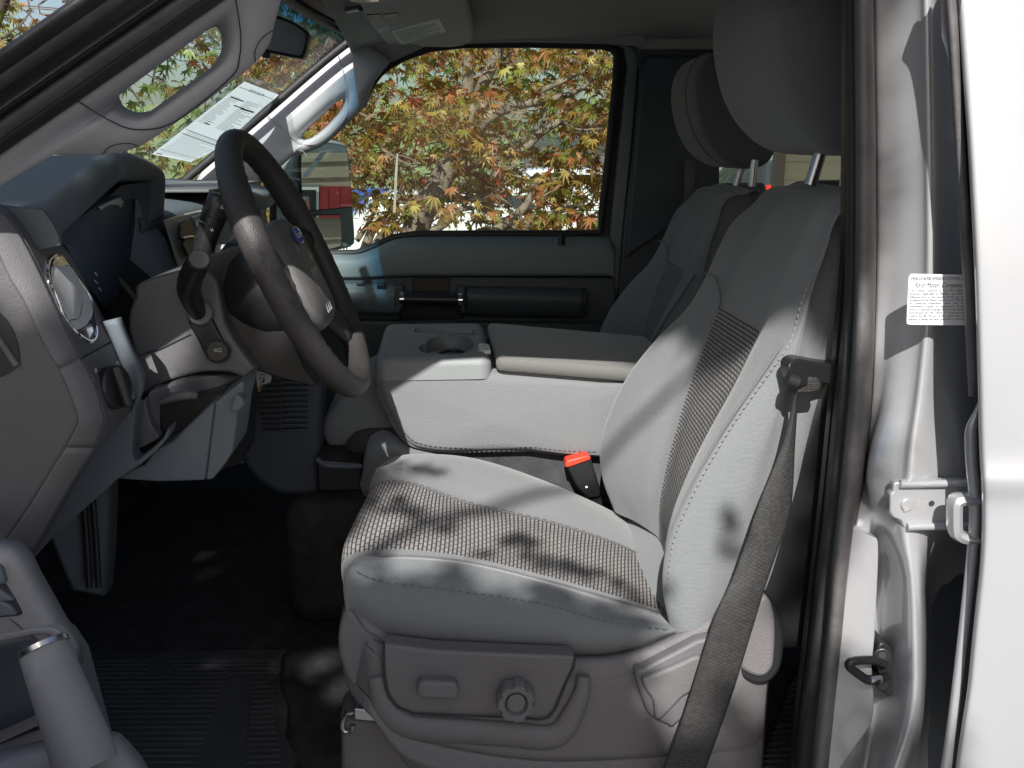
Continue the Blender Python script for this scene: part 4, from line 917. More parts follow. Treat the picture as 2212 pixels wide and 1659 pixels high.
# raised rim below the panel
rim = [(812, 1460), (822, 1500), (838, 1535), (862, 1556), (900, 1570), (1000, 1578), (1110, 1586), (1180, 1592), (1214, 1578), (1236, 1545), (1256, 1500), (1262, 1460)]
tube('shield_rim', [A(x, y, 1.131) for x, y in rim], [.010, .014, .017, .018, .018, .018, .018, .018, .017, .015, .011, .008], 'seat_shield', SH, 14, smooth_n=4, flat=.6)
pp('slide_switch', sm2([(902, 1484), (910, 1474), (925, 1473), (975, 1475), (986, 1480), (991, 1492), (988, 1508), (975, 1512), (920, 1511), (905, 1507), (900, 1496)], 2), 1.107, .02, 'seat_shield', cpan, .006)
# lumbar wheel with scallops
kc2 = A(1113, 1504, 1.118); L_ = []
for rr_, hh in ((1.0, 0), (1.0, .014), (.93, .019), (.62, .019), (.58, .014), (.50, .012), (.46, .0165), (.1, .0175)):
    lp = []
    for k in range(84):
        t = 2*math.pi*k/84+.3; rad = .0265
        if rr_ > .9: rad *= (1-.13*max(0, math.cos(7*t))**1.5)
        lp.append(kc2+Vector((math.cos(t)*rad*rr_*.90, -hh, math.sin(t)*rad*rr_)))
    L_.append(lp)
rings('lumbar_wheel', L_, 'seat_shield', cpan, True, True, 50)
# recliner handle
rh = pp('recliner_handle', sm2([z6(*p) for p in ((1895, 1155), (1930, 1130), (2100, 1060), (2212, 1010), (2250, 1040), (2230, 1180), (2130, 1250), (2010, 1375), (1970, 1370), (1960, 1280), (1915, 1210))], 2), 1.112, .03, 'seat_shield', SEAT, .006)
pp('handle_well', sm2([z6(*p) for p in ((1850, 1110), (1900, 1085), (2100, 980), (2300, 900), (2330, 1100), (2250, 1250), (2080, 1420), (2040, 1410), (1940, 1360), (1900, 1280))], 2), 1.121, .02, 'plastic_dark', SEAT, .006)
pp('hinge_cover', sm2([zR(*p) for p in ((690, 660), (735, 685), (762, 770), (768, 880), (762, 1010), (750, 1080), (700, 1130), (620, 1120), (545, 1050), (560, 900), (620, 740))], 3), 1.13, .05, 'seat_shield', SEAT, .012)
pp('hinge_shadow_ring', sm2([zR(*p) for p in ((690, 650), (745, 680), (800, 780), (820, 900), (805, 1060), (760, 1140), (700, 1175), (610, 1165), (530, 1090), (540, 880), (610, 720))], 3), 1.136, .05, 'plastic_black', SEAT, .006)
# seat track and bracket
trk = pp('seat_track', [(735, 1545), (745, 1532), (900, 1536), (1640, 1560), (1640, 1720), (740, 1720)], 1.19, .05, 'plastic_dark', TR, .004)
pp('track_foot', [(738, 1562), (748, 1555), (890, 1565), (960, 1660), (960, 1760), (735, 1760), (737, 1620)], 1.16, .05, 'seat_shield', trk, .006)
pp('track_end', [(764, 1531), (800, 1532), (812, 1560), (765, 1556)], 1.155, .03, 'steel', trk, .002)
obj('track_loop', *tubec(curve([A(x, y, 1.155) for x, y in ((764, 1540), (750, 1543), (742, 1552), (740, 1572), (746, 1580), (758, 1578), (762, 1566))], 3), .003, 8), 'steel', trk)

# ---------------- passenger seat : copies of the driver seat's cloth parts
PS = SEAT.copy(); COL.objects.link(PS); PS.name = 'passenger_seat'; PS['label'] = 'passenger seat in grey cloth, standing in shade beyond the console'
OFF = Vector((.135, .955, -.036)); PS.location = Vector(SEAT.location)+OFF; PS.parent = TR
def cp(o, par):
    c = o.copy(); COL.objects.link(c); c.parent = par
    for ch_ in list(o.children):
        if ch_.name.split('.')[0] not in ('control_panel',): cp(ch_, c)
    return c
for ch_ in list(SEAT.children):
    if ch_.name.split('.')[0] in ('seat_cushion', 'backrest', 'backrest_shell', 'headrest', 'headrest_post'): cp(ch_, PS)
for c in list(PS.children):
    for g in list(c.children):
        pass
for o in (SEAT, PS): o['group'] = 'front bucket seats'

# ---------------- centre console (folded centre seat)
CON = pillow('centre_console', [(816, 799), (819, 840), (828, 868), (839, 888), (850, 914), (866, 938), (886, 956), (906, 964), (950, 971), (1024, 972), (1136, 970), (1180, 974), (1230, 979), (1300, 982), (1380, 984), (1420, 940), (1420, 832), (1300, 822), (1150, 808), (1069, 801), (940, 797)], 1.735, .020, .34, 'cloth', TR, n=3, edge=.022)
CON['label'] = 'folded centre seat console with cloth sides, cupholder tray and padded lid'
obj('piping', *tubec(curve([A(x, y, 1.732) for x, y in ((816, 800), (818, 840), (827, 868), (838, 890), (849, 916), (865, 940), (885, 958), (906, 966), (950, 973), (1024, 974), (1136, 972), (1180, 976), (1230, 981), (1300, 984))], 4), .0030, 8), 'cloth_dark', CON)
stitch('stitching', [(824, 802), (826, 840), (834, 866), (846, 888), (857, 912), (873, 932), (892, 950), (910, 957), (950, 964), (1024, 966), (1136, 964), (1180, 968), (1230, 973), (1296, 975)], 1.7135, CON, 'cloth_dark', .009)
# tray block: lofted rounded box, near edge at 1.715 to far 2.08
zt = 1.378
def rbox(name, xs, ztop, zbot, y0, y1, m, par, r=.018, slope=0, seg=5, holes=()):
    (x0, x1) = xs; L_ = []
    def lp(ins, z):
        out = []; rr_ = max(.004, r-ins)
        for cx, cy, a0 in ((x1-r, y1-r, 0), (x0+r, y1-r, 90), (x0+r, y0+r, 180), (x1-r, y0+r, 270)):
            for k in range(seg+1):
                a = math.radians(a0+90*k/seg); px_ = cx+math.cos(a)*(r-ins); py_ = cy+math.sin(a)*(r-ins); out.append(Vector((px_, py_, z-slope*(px_-x0))))
        return out
    L_.append(lp(0, zbot)); L_.append(lp(0, ztop-r*.8))
    for k in range(1, 6):
        a = k/5*math.pi/2; L_.append(lp(r*.8*(1-math.cos(a)), ztop-r*.8+r*.8*math.sin(a)))
    return rings(name, L_, m, par, True, True, 180, uv=True)
pa = A(813, 797, 1.715); pb_ = A(1063, 806, 1.715); ptl = A(1058, 713, 2.07)
print('tray', pa, pb_, ptl, A(845, 705, 2.07), 'lid', A(1075, 798, 1.715), A(1370, 793, 1.72), A(1067, 705, 2.06))
TRX0, TRX1 = pa.x-.004, pb_.x
tray = rbox('cupholder_tray', (TRX0, TRX1), pb_.z+.031, pb_.z-.01, 1.712, 2.07, 'tray', CON, .022, slope=.0)
ttop = pb_.z+.031
def on_tray(px, h=0): return [AZ(x, y, ttop+h) for x, y in px]
# recesses cut in the tray
cut1 = poly_prism('cutter', on_tray(sm2([(898, 707), (912, 706), (1020, 710), (1027, 715), (1027, 722), (1020, 724), (905, 719), (896, 714)], 2)), (0, 0, -.014), 'plastic_grey', None)
for q in (cut1,): q.location.z += .002
cupx = [(972+52*math.cos(t), 744+22*math.sin(t)) for t in [2*math.pi*k/40 for k in range(40)]]
cut2 = poly_prism('cutter', [v+Vector((0, 0, .002)) for v in on_tray(cupx)], (0, 0, -.062), 'plastic_grey', None)
cupl = [(927+22*math.cos(t), 752+11*math.sin(t)) for t in [2*math.pi*k/28 for k in range(28)]]
cut3 = poly_prism('cutter', [v+Vector((0, 0, .0025)) for v in on_tray(cupl)], (0, 0, -.022), 'plastic_grey', None)
def cutby(o, cs_):
    dg = bpy.context.evaluated_depsgraph_get()
    for c in cs_:
        b = o.modifiers.new('cut', 'BOOLEAN'); b.object = c; b.operation = 'DIFFERENCE'; b.solver = 'EXACT'
    dg = bpy.context.evaluated_depsgraph_get(); dg.update(); me = bpy.data.meshes.new_from_object(o.evaluated_get(dg)); o.modifiers.clear(); o.data = me
    me.set_sharp_from_angle(angle=math.radians(28)); o.modifiers.new('wn', 'WEIGHTED_NORMAL').keep_sharp = True
    for c in cs_: bpy.data.objects.remove(c)
cutby(tray, [cut1, cut2, cut3])
poly_prism('cup_liner', [v+Vector((0, 0, -.058)) for v in on_tray(cupx)], (0, 0, .002), 'plastic_black', tray)
obj('cup_wall', *tubec([v+Vector((0, 0, -.020)) for v in on_tray([(978+40*math.cos(t), 750+15*math.sin(t)) for t in [2*math.pi*k/30 for k in range(31)]])], .0035, 8, False), 'plastic_black', tray)
poly_prism('lid_latch', on_tray([(1033, 742), (1046, 741), (1058, 744), (1060, 756), (1048, 757), (1034, 753)], .004), (0, 0, -.008), 'label_grey', tray, .002)
# lid
la = A(1073, 800, 1.715); ldz = (A(1349, 823, 1.715).z-la.z)/(A(1349, 823, 1.715).x-la.x)
lid = rbox('console_lid', (la.x, A(1480, 823, 1.72).x), la.z+.026, la.z+.001, 1.712, 2.07, 'cloth_lid', CON, .013, slope=-ldz)
# front cushion under the console (pivot side)
pillow('console_front_cushion', [(738, 858), (765, 838), (816, 813), (850, 850), (880, 900), (880, 925), (824, 941), (780, 954), (727, 963), (713, 961), (703, 948), (698, 930), (699, 912), (708, 893), (722, 874)], 1.80, .012, .22, 'cloth', CON, n=3, edge=.02)
stitch('stitching', [(740, 862), (722, 880), (709, 900), (705, 925), (712, 950), (727, 958), (780, 950), (824, 937)], 1.7865, CON, 'cloth_dark', .009)
# centre seat cushion corner and dark well
pillow('centre_cushion', sm2([(790, 975), (800, 962), (822, 955), (850, 962), (891, 984), (960, 1000), (1010, 1040), (900, 1085), (786, 1070), (783, 1020)], 2), 1.70, .012, .32, 'cloth', TR, n=0, edge=.02)
joined('console_mount', [boxc((.12, 1.90, 1.10), (.62, .30, .20)), boxc((.05, 1.9, .95), (.7, .34, .26))], 'carpet', CON, bevel=.05)

# ---------------- belts
blt = [((1716, 838), (1723, 838), 1.110), ((1712, 870), (1722, 868), 1.112), ((1690, 960), (1717, 955), 1.108), ((1642, 1080), (1708, 1100), 1.102), ((1590, 1228), (1681, 1185), 1.095), ((1548, 1320), (1652, 1270), 1.088), ((1515, 1420), (1620, 1375), 1.083), ((1474, 1550), (1578, 1510), 1.078), ((1428, 1670), (1520, 1670), 1.072), ((1400, 1760), (1480, 1760), 1.07)]
rows = [[A(*l, Y+.002), A(l[0]*.75+r[0]*.25, l[1]*.75+r[1]*.25, Y), A((l[0]+r[0])/2, (l[1]+r[1])/2, Y-.001), A(l[0]*.25+r[0]*.75, l[1]*.25+r[1]*.75, Y), A(*r, Y+.003)] for l, r, Y in blt]
BELT = net('seat_belt', rows, 'webbing', TR, 8, 3, thick=.0014, off=0)
pp('belt_guide', sm2([z for z in ((1703, 800), (1706, 786), (1718, 777), (1735, 777), (1770, 784), (1840, 796), (1840, 832), (1780, 830), (1725, 838), (1716, 838), (1708, 822))], 3), lambda x, y: 1.10+.0004*(x-1700), .03, 'plastic_black', BELT, .008)
tube('guide_knob', [A(1700, 818, 1.10), A(1722, 826, 1.10)], .0085, 'plastic_black', BELT, 12)
pp('belt_fold', sm2([(1716, 812), (1730, 812), (1770, 818), (1770, 846), (1722, 850), (1714, 846)], 2), 1.118, .012, 'webbing', BELT, .004)
BK = pp('belt_buckle', [(1223, 1006), (1229, 1000), (1272, 986), (1277, 990), (1298, 1060), (1297, 1074), (1270, 1078), (1246, 1052)], lambda x, y: 1.69, .028, 'plastic_black', TR, .004)
pp('release_button', [(1221, 1004), (1224, 996), (1268, 984), (1276, 987), (1276, 993), (1230, 1009), (1222, 1010)], 1.687, .03, 'buckle_red', BK, .002)
pp('buckle_stalk', [(1262, 1060), (1290, 1058), (1340, 1160), (1320, 1165)], 1.70, .01, 'plastic_black', BK, .002)
tube('buckle_screw', [A(1267, 1052, 1.689), A(1267, 1052, 1.684)], .002, 'steel', BK, 8)

# ---------------- floor mats (loose: things of their own)
zf_ = .826
def onf(px, h=0): return [AZ(x, y, zf_+h) for x, y in px]
FM = poly_prism('floor_mat', onf(sm2([(165, 1424), (330, 1420), (345, 1426), (352, 1418), (600, 1413), (611, 1418), (606, 1470), (610, 1500), (624, 1540), (618, 1600), (612, 1700), (130, 1700), (150, 1500)], 2)), (0, 0, .010), 'mat_rubber', None, .003)
tag(FM, 'black ribbed rubber mat on the driver footwell floor', 'floor mat')
ch = []
for i in range(26):
    y = 1428+i*(8.6+i*.12)
    x0, x1 = (190, 560) if i < 24 else (190, 540)
    if i < 4: segs = [(190, 325-3*i), (365+8*i, 598)] if i else [(190, 328), (362, 598)]
    else: segs = [(190-i*2, 508-i*4.2), (552-i*1.0, 592+min(12, max(0, i-12)*2))]
    for a, b in segs:
        p, q = AZ(a, y+1, zf_+.0115), AZ(b, y-1, zf_+.0115); ch.append(tubec([p, q], .0022, 6))
joined('rib', ch, 'mat_rubber', FM)
FM.children[0].location = (0, 0, 0)
disc('mat_emblem', AZ(540, 1489, zf_+.0095), (0, 0, 1), .030, .0035, 'mat_rubber', FM, sx=.62, bev=.001)
p0 = AZ(497, 1620, zf_+.0125); p1 = AZ(525, 1520, zf_+.0125); dd = (p1-p0)
RM = poly_prism('floor_mat', [AZ(x, y, zf_) for x, y in ((1640, 1700), (1700, 1500), (1752, 1400), (1830, 1400), (1830, 1700))], (0, 0, .010), 'mat_rubber', None, .003)
tag(RM, 'ribbed rear rubber mat behind the driver seat base', 'floor mat'); FM['group'] = 'rubber floor mats'; RM['group'] = 'rubber floor mats'
ch = [tubec([AZ(1742-i*5.2, 1408+i*12.5, zf_+.011), AZ(1830, 1406+i*12.5, zf_+.011)], .0022, 6) for i in range(22)]
joined('rib', ch, 'mat_rubber', RM)

# ---------------- paper and key tag
def onws(x, y, off=.006):
    # distance along the ray to the windshield plane (passenger half), then pulled off the glass
    p0 = ws(1.9, .2); p1 = ws(2.4, .2); p2 = ws(1.9, .8); n_ = (p1-p0).cross(p2-p0).normalized()
    if n_.x < 0: n_ = -n_
    d = ray(x, y); t = (p0-CP).dot(n_)/d.dot(n_); return CP+d*t+n_*off
def pq(u, v, off=.006):
    # u across the sheet (0 left/forward .. 1), v from the bottom end to the top end
    bl, br_, tl, tr_ = (324, 328), (408, 346), (524, 171), (600, 201)
    x = (bl[0]*(1-u)+br_[0]*u)*(1-v)+(tl[0]*(1-u)+tr_[0]*u)*v; y = (bl[1]*(1-u)+br_[1]*u)*(1-v)+(tl[1]*(1-u)+tr_[1]*u)*v
    y += 5*math.sin(v*math.pi*2)*u
    return onws(x, y, off+.01*math.sin(v*math.pi)*u)
pap = net('price_sheet', [[pq(u, v) for u in (0, .33, .66, 1)] for v in (0, .2, .4, .6, .8, 1)], 'white_paper', None, 5, 4)
tag(pap, 'white printed buyers guide sheet taped inside the windshield', 'paper sheet')
ch = []; random.seed(3)
def pline(u0, u1, v, w): 
    k = 6; a = [pq(u0+(u1-u0)*i/k, v, .0072) for i in range(k+1)]; b = [pq(u0+(u1-u0)*i/k, v+w, .0072) for i in range(k+1)]
    return a+b, [(i, i+1, k+2+i, k+1+i) for i in range(k)]
for i in range(19):
    v = .045+i*.0165
    ch.append(pline(.06+.05*random.random(), random.choice((.95, .9, .6, .95)), v, .003))
for i in range(22):
    v = .47+i*.0165; ch.append(pline(.05, .22+.2*random.random(), v, .004)); ch.append(pline(.5, .65+.3*random.random(), v, .004))
for v in (.35, .30, .075, .93): ch.append(pline(.03, .97, v, .006))
ch.append(pline(.1, .45, .80, .014)); ch.append(pline(.55, .9, .72, .014)); ch.append(pline(.35, .62, .73, .012))
joined('print', ch, 'ink_grey', pap)
joined('red_marking', [pline(.2, .34, .47, .012), pline(.22, .3, .50, .006), pline(.75, .92, .44, .012), pline(.05, .2, .02, .010)], 'ink_red', pap)
e = pq(.68, .955, .0085); text('heading', 'BUYERS GUIDE', e, pq(.3, .955)-pq(.7, .955), pq(.5, .93)-pq(.5, .97), .012, 'ink', pap, width=(pq(.32, .95)-pq(.72, .95)).length)
sl = poly_prism('clear_sleeve', [onws(x, y, .003) for x, y in ((316, 326), (520, 162), (545, 166), (604, 186), (596, 198), (560, 230), (412, 350))], (.0004, 0, 0), 'clear_plastic', pap)
def z2_(x, y): return (x/2.693, y/2.693+479)
KT = pp('key_tag', sm2([z2_(*p) for p in ((1492, 862), (1530, 872), (1572, 884), (1575, 930), (1540, 945), (1505, 962), (1496, 955))], 2), 1.40, .0012, 'white_paper', None)
tag(KT, 'white key tag hanging under the steering column', 'key tag')
text('tag_number', '12380', A(561, 806, 1.399), A(560, 826, 1.4)-A(560, 800, 1.4), (1, 0, 0), .010, 'ink', KT)
pp('key', sm2([(557.5, 834), (563, 834), (564, 843), (561, 847), (557, 843)], 2), 1.402, .002, 'brass', KT)
tube('tag_eyelet', [A(569, 823, 1.3995), A(569, 823, 1.3985)], .0022, 'ink', KT, 10)
# ---------------- door jamb and rear door, driver side
YS = [-80, 0, 300, 550, 700, 856, 956, 1040, 1140, 1240, 1360, 1500, 1600, 1740]
def vb(name, xs, Yt, m, par=TR, nr=3, nc=4, thick=.003):
    rows = []
    for i, y in enumerate(YS):
        rows.append([A(xs[j][i], y, Yt[j][i] if hasattr(Yt[j], '__len__') else Yt[j]) for j in range(len(xs))])
    return net(name, rows, m, par, nr, nc, thick=thick, off=0)
k0 = [1836, 1835, 1834, 1833, 1826, 1810, 1800, 1792, 1783, 1770, 1757, 1740, 1728, 1712]
k1 = [1848, 1848, 1851, 1850, 1846, 1836, 1826, 1818, 1808, 1797, 1788, 1772, 1760, 1744]
k2 = [1885, 1885, 1890, 1891, 1888, 1881, 1873, 1864, 1842, 1832, 1822, 1808, 1798, 1784]
mid = lambda a, b, t: [p+(q-p)*t for p, q in zip(a, b)]
inner = [x-5 for x in k0]
vb('door_seal', [inner, mid(inner, k1, .3), mid(inner, k1, .7), k1], [1.12, 1.085, 1.08, 1.075], 'rubber')
vb('seal_strip', [k1, mid(k1, k2, .15), mid(k1, k2, .5), mid(k1, k2, .85), k2], [1.075, 1.045, 1.038, 1.045, 1.075], 'rubber_grey')
J0 = [x+4 for x in k2]
J1 = [1946, 1946, 1946, 1948, 1942, 1922, 1892, 1880, 1900, 1905, 1895, 1890, 1888, 1860]
J2 = [1988, 1988, 1992, 1994, 1988, 1972, 1955, 1945, 1938, 1958, 1962, 1962, 1940, 1890]
J2b = [2005, 2005, 2010, 2012, 2006, 1990, 1975, 1968, 1962, 1974, 1980, 1980, 1960, 1910]
J3 = [2032, 2032, 2036, 2040, 2036, 2028, 2022, 2018, 2006, 1992, 1996, 1994, 1980, 1930]
J4 = [2056, 2058, 2066, 2076, 2080, 2082, 2084, 2084, 2060, 2014, 2012, 2010, 2000, 1950]
J5 = [2120, 2120, 2130, 2140, 2140, 2140, 2140, 2140, 2130, 2120, 2110, 2100, 2090, 2080]
Ya = [1.072]*14
Yb = [1.052, 1.052, 1.052, 1.052, 1.05, 1.046, 1.04, 1.035, 1.06, 1.10, 1.105, 1.105, 1.10, 1.08]
Yc = [1.030, 1.03, 1.03, 1.03, 1.028, 1.025, 1.02, 1.015, 1.012, 1.005, 1.0, 1.0, 1.0, .99]
Yc2 = [y-.012 for y in Yc]
Yd = [1.04, 1.04, 1.04, 1.04, 1.035, 1.03, 1.02, 1.015, 1.015, 1.01, 1.02, 1.02, 1.02, 1.01]
Ye = [1.085, 1.085, 1.085, 1.08, 1.075, 1.07, 1.05, 1.045, 1.06, 1.13, 1.16, 1.16, 1.15, 1.12]
Yf = [1.16]*14
jamb = vb('door_jamb', [J0, mid(J0, J1, .5), J1, J2, J2b, J3, J4, J5], [Ya, mid(Ya, Yb, .4), Yb, Yc, Yc2, Yd, Ye, Yf], 'paint')
pp('jamb_pocket', sm2([(1843, 1146), (1850, 1145), (1888, 1161), (1898, 1172), (1897, 1240), (1890, 1380), (1884, 1440), (1888, 1500), (1884, 1560), (1850, 1610), (1800, 1680), (1788, 1670), (1800, 1500), (1818, 1360), (1832, 1240)], 2), lambda x, y: 1.045-.0002*(x-1840)*0, .05, 'paint', jamb, .010, seg=4)
pp('inner_pillar_panel', [(1700, -80), (1836, -80), (1833, 550), (1808, 850), (1790, 1040), (1768, 1240), (1740, 1500), (1712, 1740), (1650, 1740), (1668, 1500), (1676, 1400), (1700, 1200), (1725, 860), (1780, 560), (1830, 420), (1832, 330), (1830, 200)] if False else [(1828, -80), (1836, -80), (1833, 550), (1808, 850), (1790, 1040), (1768, 1240), (1740, 1500), (1712, 1740), (1700, 1740), (1728, 1500), (1757, 1240), (1780, 1040), (1798, 850), (1824, 550)], 1.125, .012, 'plastic_black', TR)
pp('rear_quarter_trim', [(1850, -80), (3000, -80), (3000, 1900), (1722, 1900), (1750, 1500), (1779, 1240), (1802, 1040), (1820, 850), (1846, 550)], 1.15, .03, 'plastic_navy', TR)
# striker
sk = pp('door_striker', sm2([zR(*p) for p in ((1385, 932), (1420, 940), (1450, 985), (1470, 1060), (1468, 1190), (1435, 1245), (1415, 1240), (1370, 1195), (1360, 1150), (1375, 1120), (1345, 1040), (1350, 1000), (1365, 950))], 2), 1.045, .05, 'plastic_black', TR, .003)
obj('striker_loop', *tubec(curve([A(*zR(*p), Y) for *p, Y in ((1400, 1055, 1.04), (1330, 1032, 1.03), (1230, 1035, 1.02), (1195, 1050, 1.018), (1205, 1080, 1.018), (1290, 1142, 1.018), (1320, 1150, 1.018), (1370, 1142, 1.022), (1410, 1128, 1.04))], 4), .0052, 12), 'plastic_black', sk)
tube('striker_wear', [A(*zR(1308, 1146), 1.0175), A(*zR(1372, 1141), 1.0215)], .0056, 'chrome', sk, 12)
disc('striker_bolt', A(*zR(1384, 1004), 1.044), (-.2, -1, .1), .0105, .004, 'plastic_black', sk, bev=.0015)
disc('bolt_socket', A(*zR(1384, 1004), 1.0395), (-.2, -1, .1), .0045, .0008, 'ink', sk)
disc('striker_bolt', A(*zR(1385, 1168), 1.044), (-.2, -1, .1), .008, .004, 'plastic_black', sk, bev=.0015)
# check plate with stamped figures and latch loop
def zB(x, y): return (x/2.693+1391, y/2.693+547.6)
lp_ = [zB(*p) for p in ((1460, 1332), (1500, 1326), (1700, 1322), (1900, 1322), (1900, 1600), (1640, 1604), (1540, 1608), (1510, 1592), (1496, 1555), (1450, 1535), (1432, 1505), (1434, 1400), (1452, 1385), (1452, 1345))]
CPL = pp('hinge_plate', lp_, lambda x, y: .998, .012, 'paint', TR, .003)
tube('plate_flange', [A(*zB(1490, 1340), .995), A(*zB(1900, 1335), .995)], .0045, 'paint', CPL, 10); tube('plate_flange', [A(*zB(1530, 1590), .995), A(*zB(1900, 1582), .995)], .0045, 'paint', CPL, 10)
disc('rivet', A(*zB(1531, 1460), .9975), (0, -1, 0), .0073, .002, 'paint', CPL, bev=.0008)
disc('plate_hole', A(*zB(1673, 1453), .9975), (0, -1, 0), .0031, .0008, 'ink', CPL)
ux = A(*zB(1600, 1420), .9965); 
text('stamp', 'J12A12A', A(*zB(1622, 1410), .9968), (0, 0, -1), (1, 0, 0), .0075, 'metal_silver', CPL, width=.019)
text('stamp', 'UPR', A(*zB(1590, 1420), .9968), (0, 0, -1), (1, 0, 0), .006, 'metal_silver', CPL, width=.011)
text('stamp', '42', A(*zB(1516, 1468), .9948), (0, 0, -1), (1, 0, 0), .006, 'metal_silver', CPL, width=.007)
text('stamp', '4.8', A(*zB(1760, 1420), .9968), (0, 0, -1), (1, 0, 0), .007, 'metal_silver', CPL, width=.014)
hlx = curve([A(*zB(*p), .955) for p in ((1930, 1428), (1840, 1428), (1812, 1440), (1806, 1480), (1808, 1600), (1822, 1632), (1860, 1650), (1930, 1655))], 3)
obj('hinge_loop', *tubec(hlx, .0070, 8, True, 1.6), 'paint', CPL)
# emission label
lb_o = [zB(*p) for p in ((1550, 122), (1562, 118), (1870, 124), (1876, 418), (1545, 414), (1530, 408), (1528, 396), (1540, 140))]
LY = lambda x, y: 1.002-.00006*(x-1960)
def lblp(x, y, off=.0): 
    x2, y2 = zB(x, y); return A(x2, y2, .992-off)
LB = poly_prism('emission_label', [lblp(*( (p[0]-1391)*2.693, (p[1]-547.6)*2.693)) for p in lb_o], (0, .0010, 0), 'label_white', TR)
tx = (lblp(1860, 148)-lblp(1552, 145)); ty = lblp(1552, 100)-lblp(1552, 145)
def ltxt(s, x, y, x1, h, m='ink', shear=0):
    o = lblp(x, y, .0008); wdt = (lblp(x1, y)-lblp(x, y)).length
    text('print', s, o, lblp(x1, y)-lblp(x, y), (0, 0, 1), h, m, LB, width=wdt, shear=shear)
ltxt('VEHICLE NOISE EMISSION CONTROL IN', 1552, 154, 1862, .0046)
ltxt('Ford Motor Company', 1570, 196, 1852, .0068, shear=.5)
lines = ['This  Vehicle  Conforms  to  U.S.  EPA  Regulati', 'Emission  Applicable  to  Medium  and  Heavy', 'following  acts  or  the  causing  thereof  by  any', 'prohibited by the Noise Control Act of 1972: (A)', 'or   rendering   inoperative,   other   than   for', 'maintenance,  repair,  or  replacement,  of  any', 'device or element of design (listed in the owner', 'incorporated  into  this  vehicle  in  compliance  wit', 'Control  Act; (B)  The  use  of  this  vehicle  after  suc', 'element of design has been removed or rendered']
for i, s in enumerate(lines): ltxt(s, 1549-i*.9, 221+i*18.3, 1862, .0032)
# rear door: weather molding, leading flange, edge seal and outer skin
e_ = [2060, 2072, 2094, 2108, 2113, 2117, 2119, 2124, 2126, 2119, 2106, 2092, 2076, 2056]
def skY(y): return .905+(.055*((856-y)/900.0)**2 if y < 856 else .03*((y-856)/900.0)**2)-(.006*math.exp(-((y-1040)/30.0)**2))
Ysk = [skY(y) for y in YS]
sk_rows = []
ys2 = [-80, 0, 150, 300, 450, 600, 750, 856, 920, 980, 1015, 1035, 1055, 1090, 1164, 1240, 1303, 1400, 1489, 1600, 1659, 1740]
def itp(xs, y): 
    for (y1, x1), (y2, x2) in zip(zip(YS, xs), list(zip(YS, xs))[1:]):
        if y1 <= y <= y2: return x1+(x2-x1)*(y-y1)/(y2-y1)
    return xs[-1]
RD = net('rear_door', [[A(itp(e_, y)+dx, y, skY(y)+dY_) for dx, dY_ in ((1, .035), (0, .012), (5, .003), (16, 0), (60, -.004), (160, -.008), (420, -.01))] for y in ys2], 'paint_white', TR, 3, 4, thick=.004, off=0)
box('door_inner', (1.25, 1.00, 1.22), (1.1, .08, .9), 'paint', RD)
ml = [(-80, 2028, 2050), (0, 2044, 2063), (300, 2064, 2084), (616, 2083, 2103), (856, 2095, 2114)]
net('glass_molding', [[A(a, y, .975), A(a+2, y, .955), A((a+b)/2, y, .95), A(b-2, y, .955), A(b, y, .975)] for y, a, b in ml], 'rubber_grey', RD, 4, 3, thick=.003, off=0)
net('edge_gap', [[A(b-1, y, .965), A(itp(e_, y)+2, y, .955)] for y, a, b in ml], 'ink', RD, 3, 2, thick=.002, off=0)
fl = [(868, 2114, 2117), (890, 2104, 2113), (919, 2089, 2112), (949, 2085, 2110), (1012, 2088, 2112), (1050, 2092, 2117), (1117, 2095, 2118), (1229, 2086, 2109), (1377, 2070, 2092), (1544, 2050, 2072), (1659, 2033, 2056), (1740, 2022, 2045)]
net('door_flange', [[A(a+1, y, .985), A(a, y, .965), A(a+3, y, .95), A(b-2, y, .948), A(b, y, .962)] for y, a, b in fl], 'paint', RD, 4, 3, thick=.002, off=0)
net('edge_seal', [[A(b-1, y, .955), A(b+3, y, .946), A(itp(e_, y)-1, y, .946), A(itp(e_, y)+2, y, .955)] for y, a, b in fl], 'rubber', RD, 4, 3, thick=.002, off=0)

# ---------------- open driver door: arm rest with pull handle and window switches
DD = joined('driver_door', [boxc((-.42, .46, 1.02), (1.16, .09, .64), Matrix.Rotation(math.radians(-55), 3, 'Z'))], 'trim_door_dark', TR, bevel=.02)
aY = lambda x, y: .97-.0005*(y-1200)
pillow('arm_rest', [(-420, 1172), (-100, 1168), (0, 1179), (22, 1183), (40, 1194), (56, 1215), (70, 1245), (100, 1298), (128, 1348), (150, 1382), (161, 1408), (168, 1446), (150, 1428), (128, 1402), (100, 1386), (60, 1382), (0, 1394), (-420, 1440)], .905, .010, .018, 'plastic_light', DD, n=0, edge=.014)
pp('arm_ridge', sm2([(-200, 1394), (0, 1372), (75, 1358), (113, 1358), (133, 1368), (150, 1388), (160, 1412), (140, 1396), (112, 1374), (76, 1370), (0, 1386), (-200, 1410)], 2), lambda x, y: .890, .012, 'plastic_light', DD, .003)
pp('door_card', [(-420, 1380), (125, 1388), (160, 1440), (215, 1640), (-420, 1760)], lambda x, y: .98, .05, 'plastic_grey', DD, .006)
for (a, b, c_2, d_) in ((0, 1592, 88, 1552), (0, 1618, 98, 1582)):
    tube('card_ridge', [A(-200, a_y, .975) if False else A(-120, b+50, .975), A(a, b, .972), A(c_2, d_, .972)], .006, 'plastic_light', DD, 10)
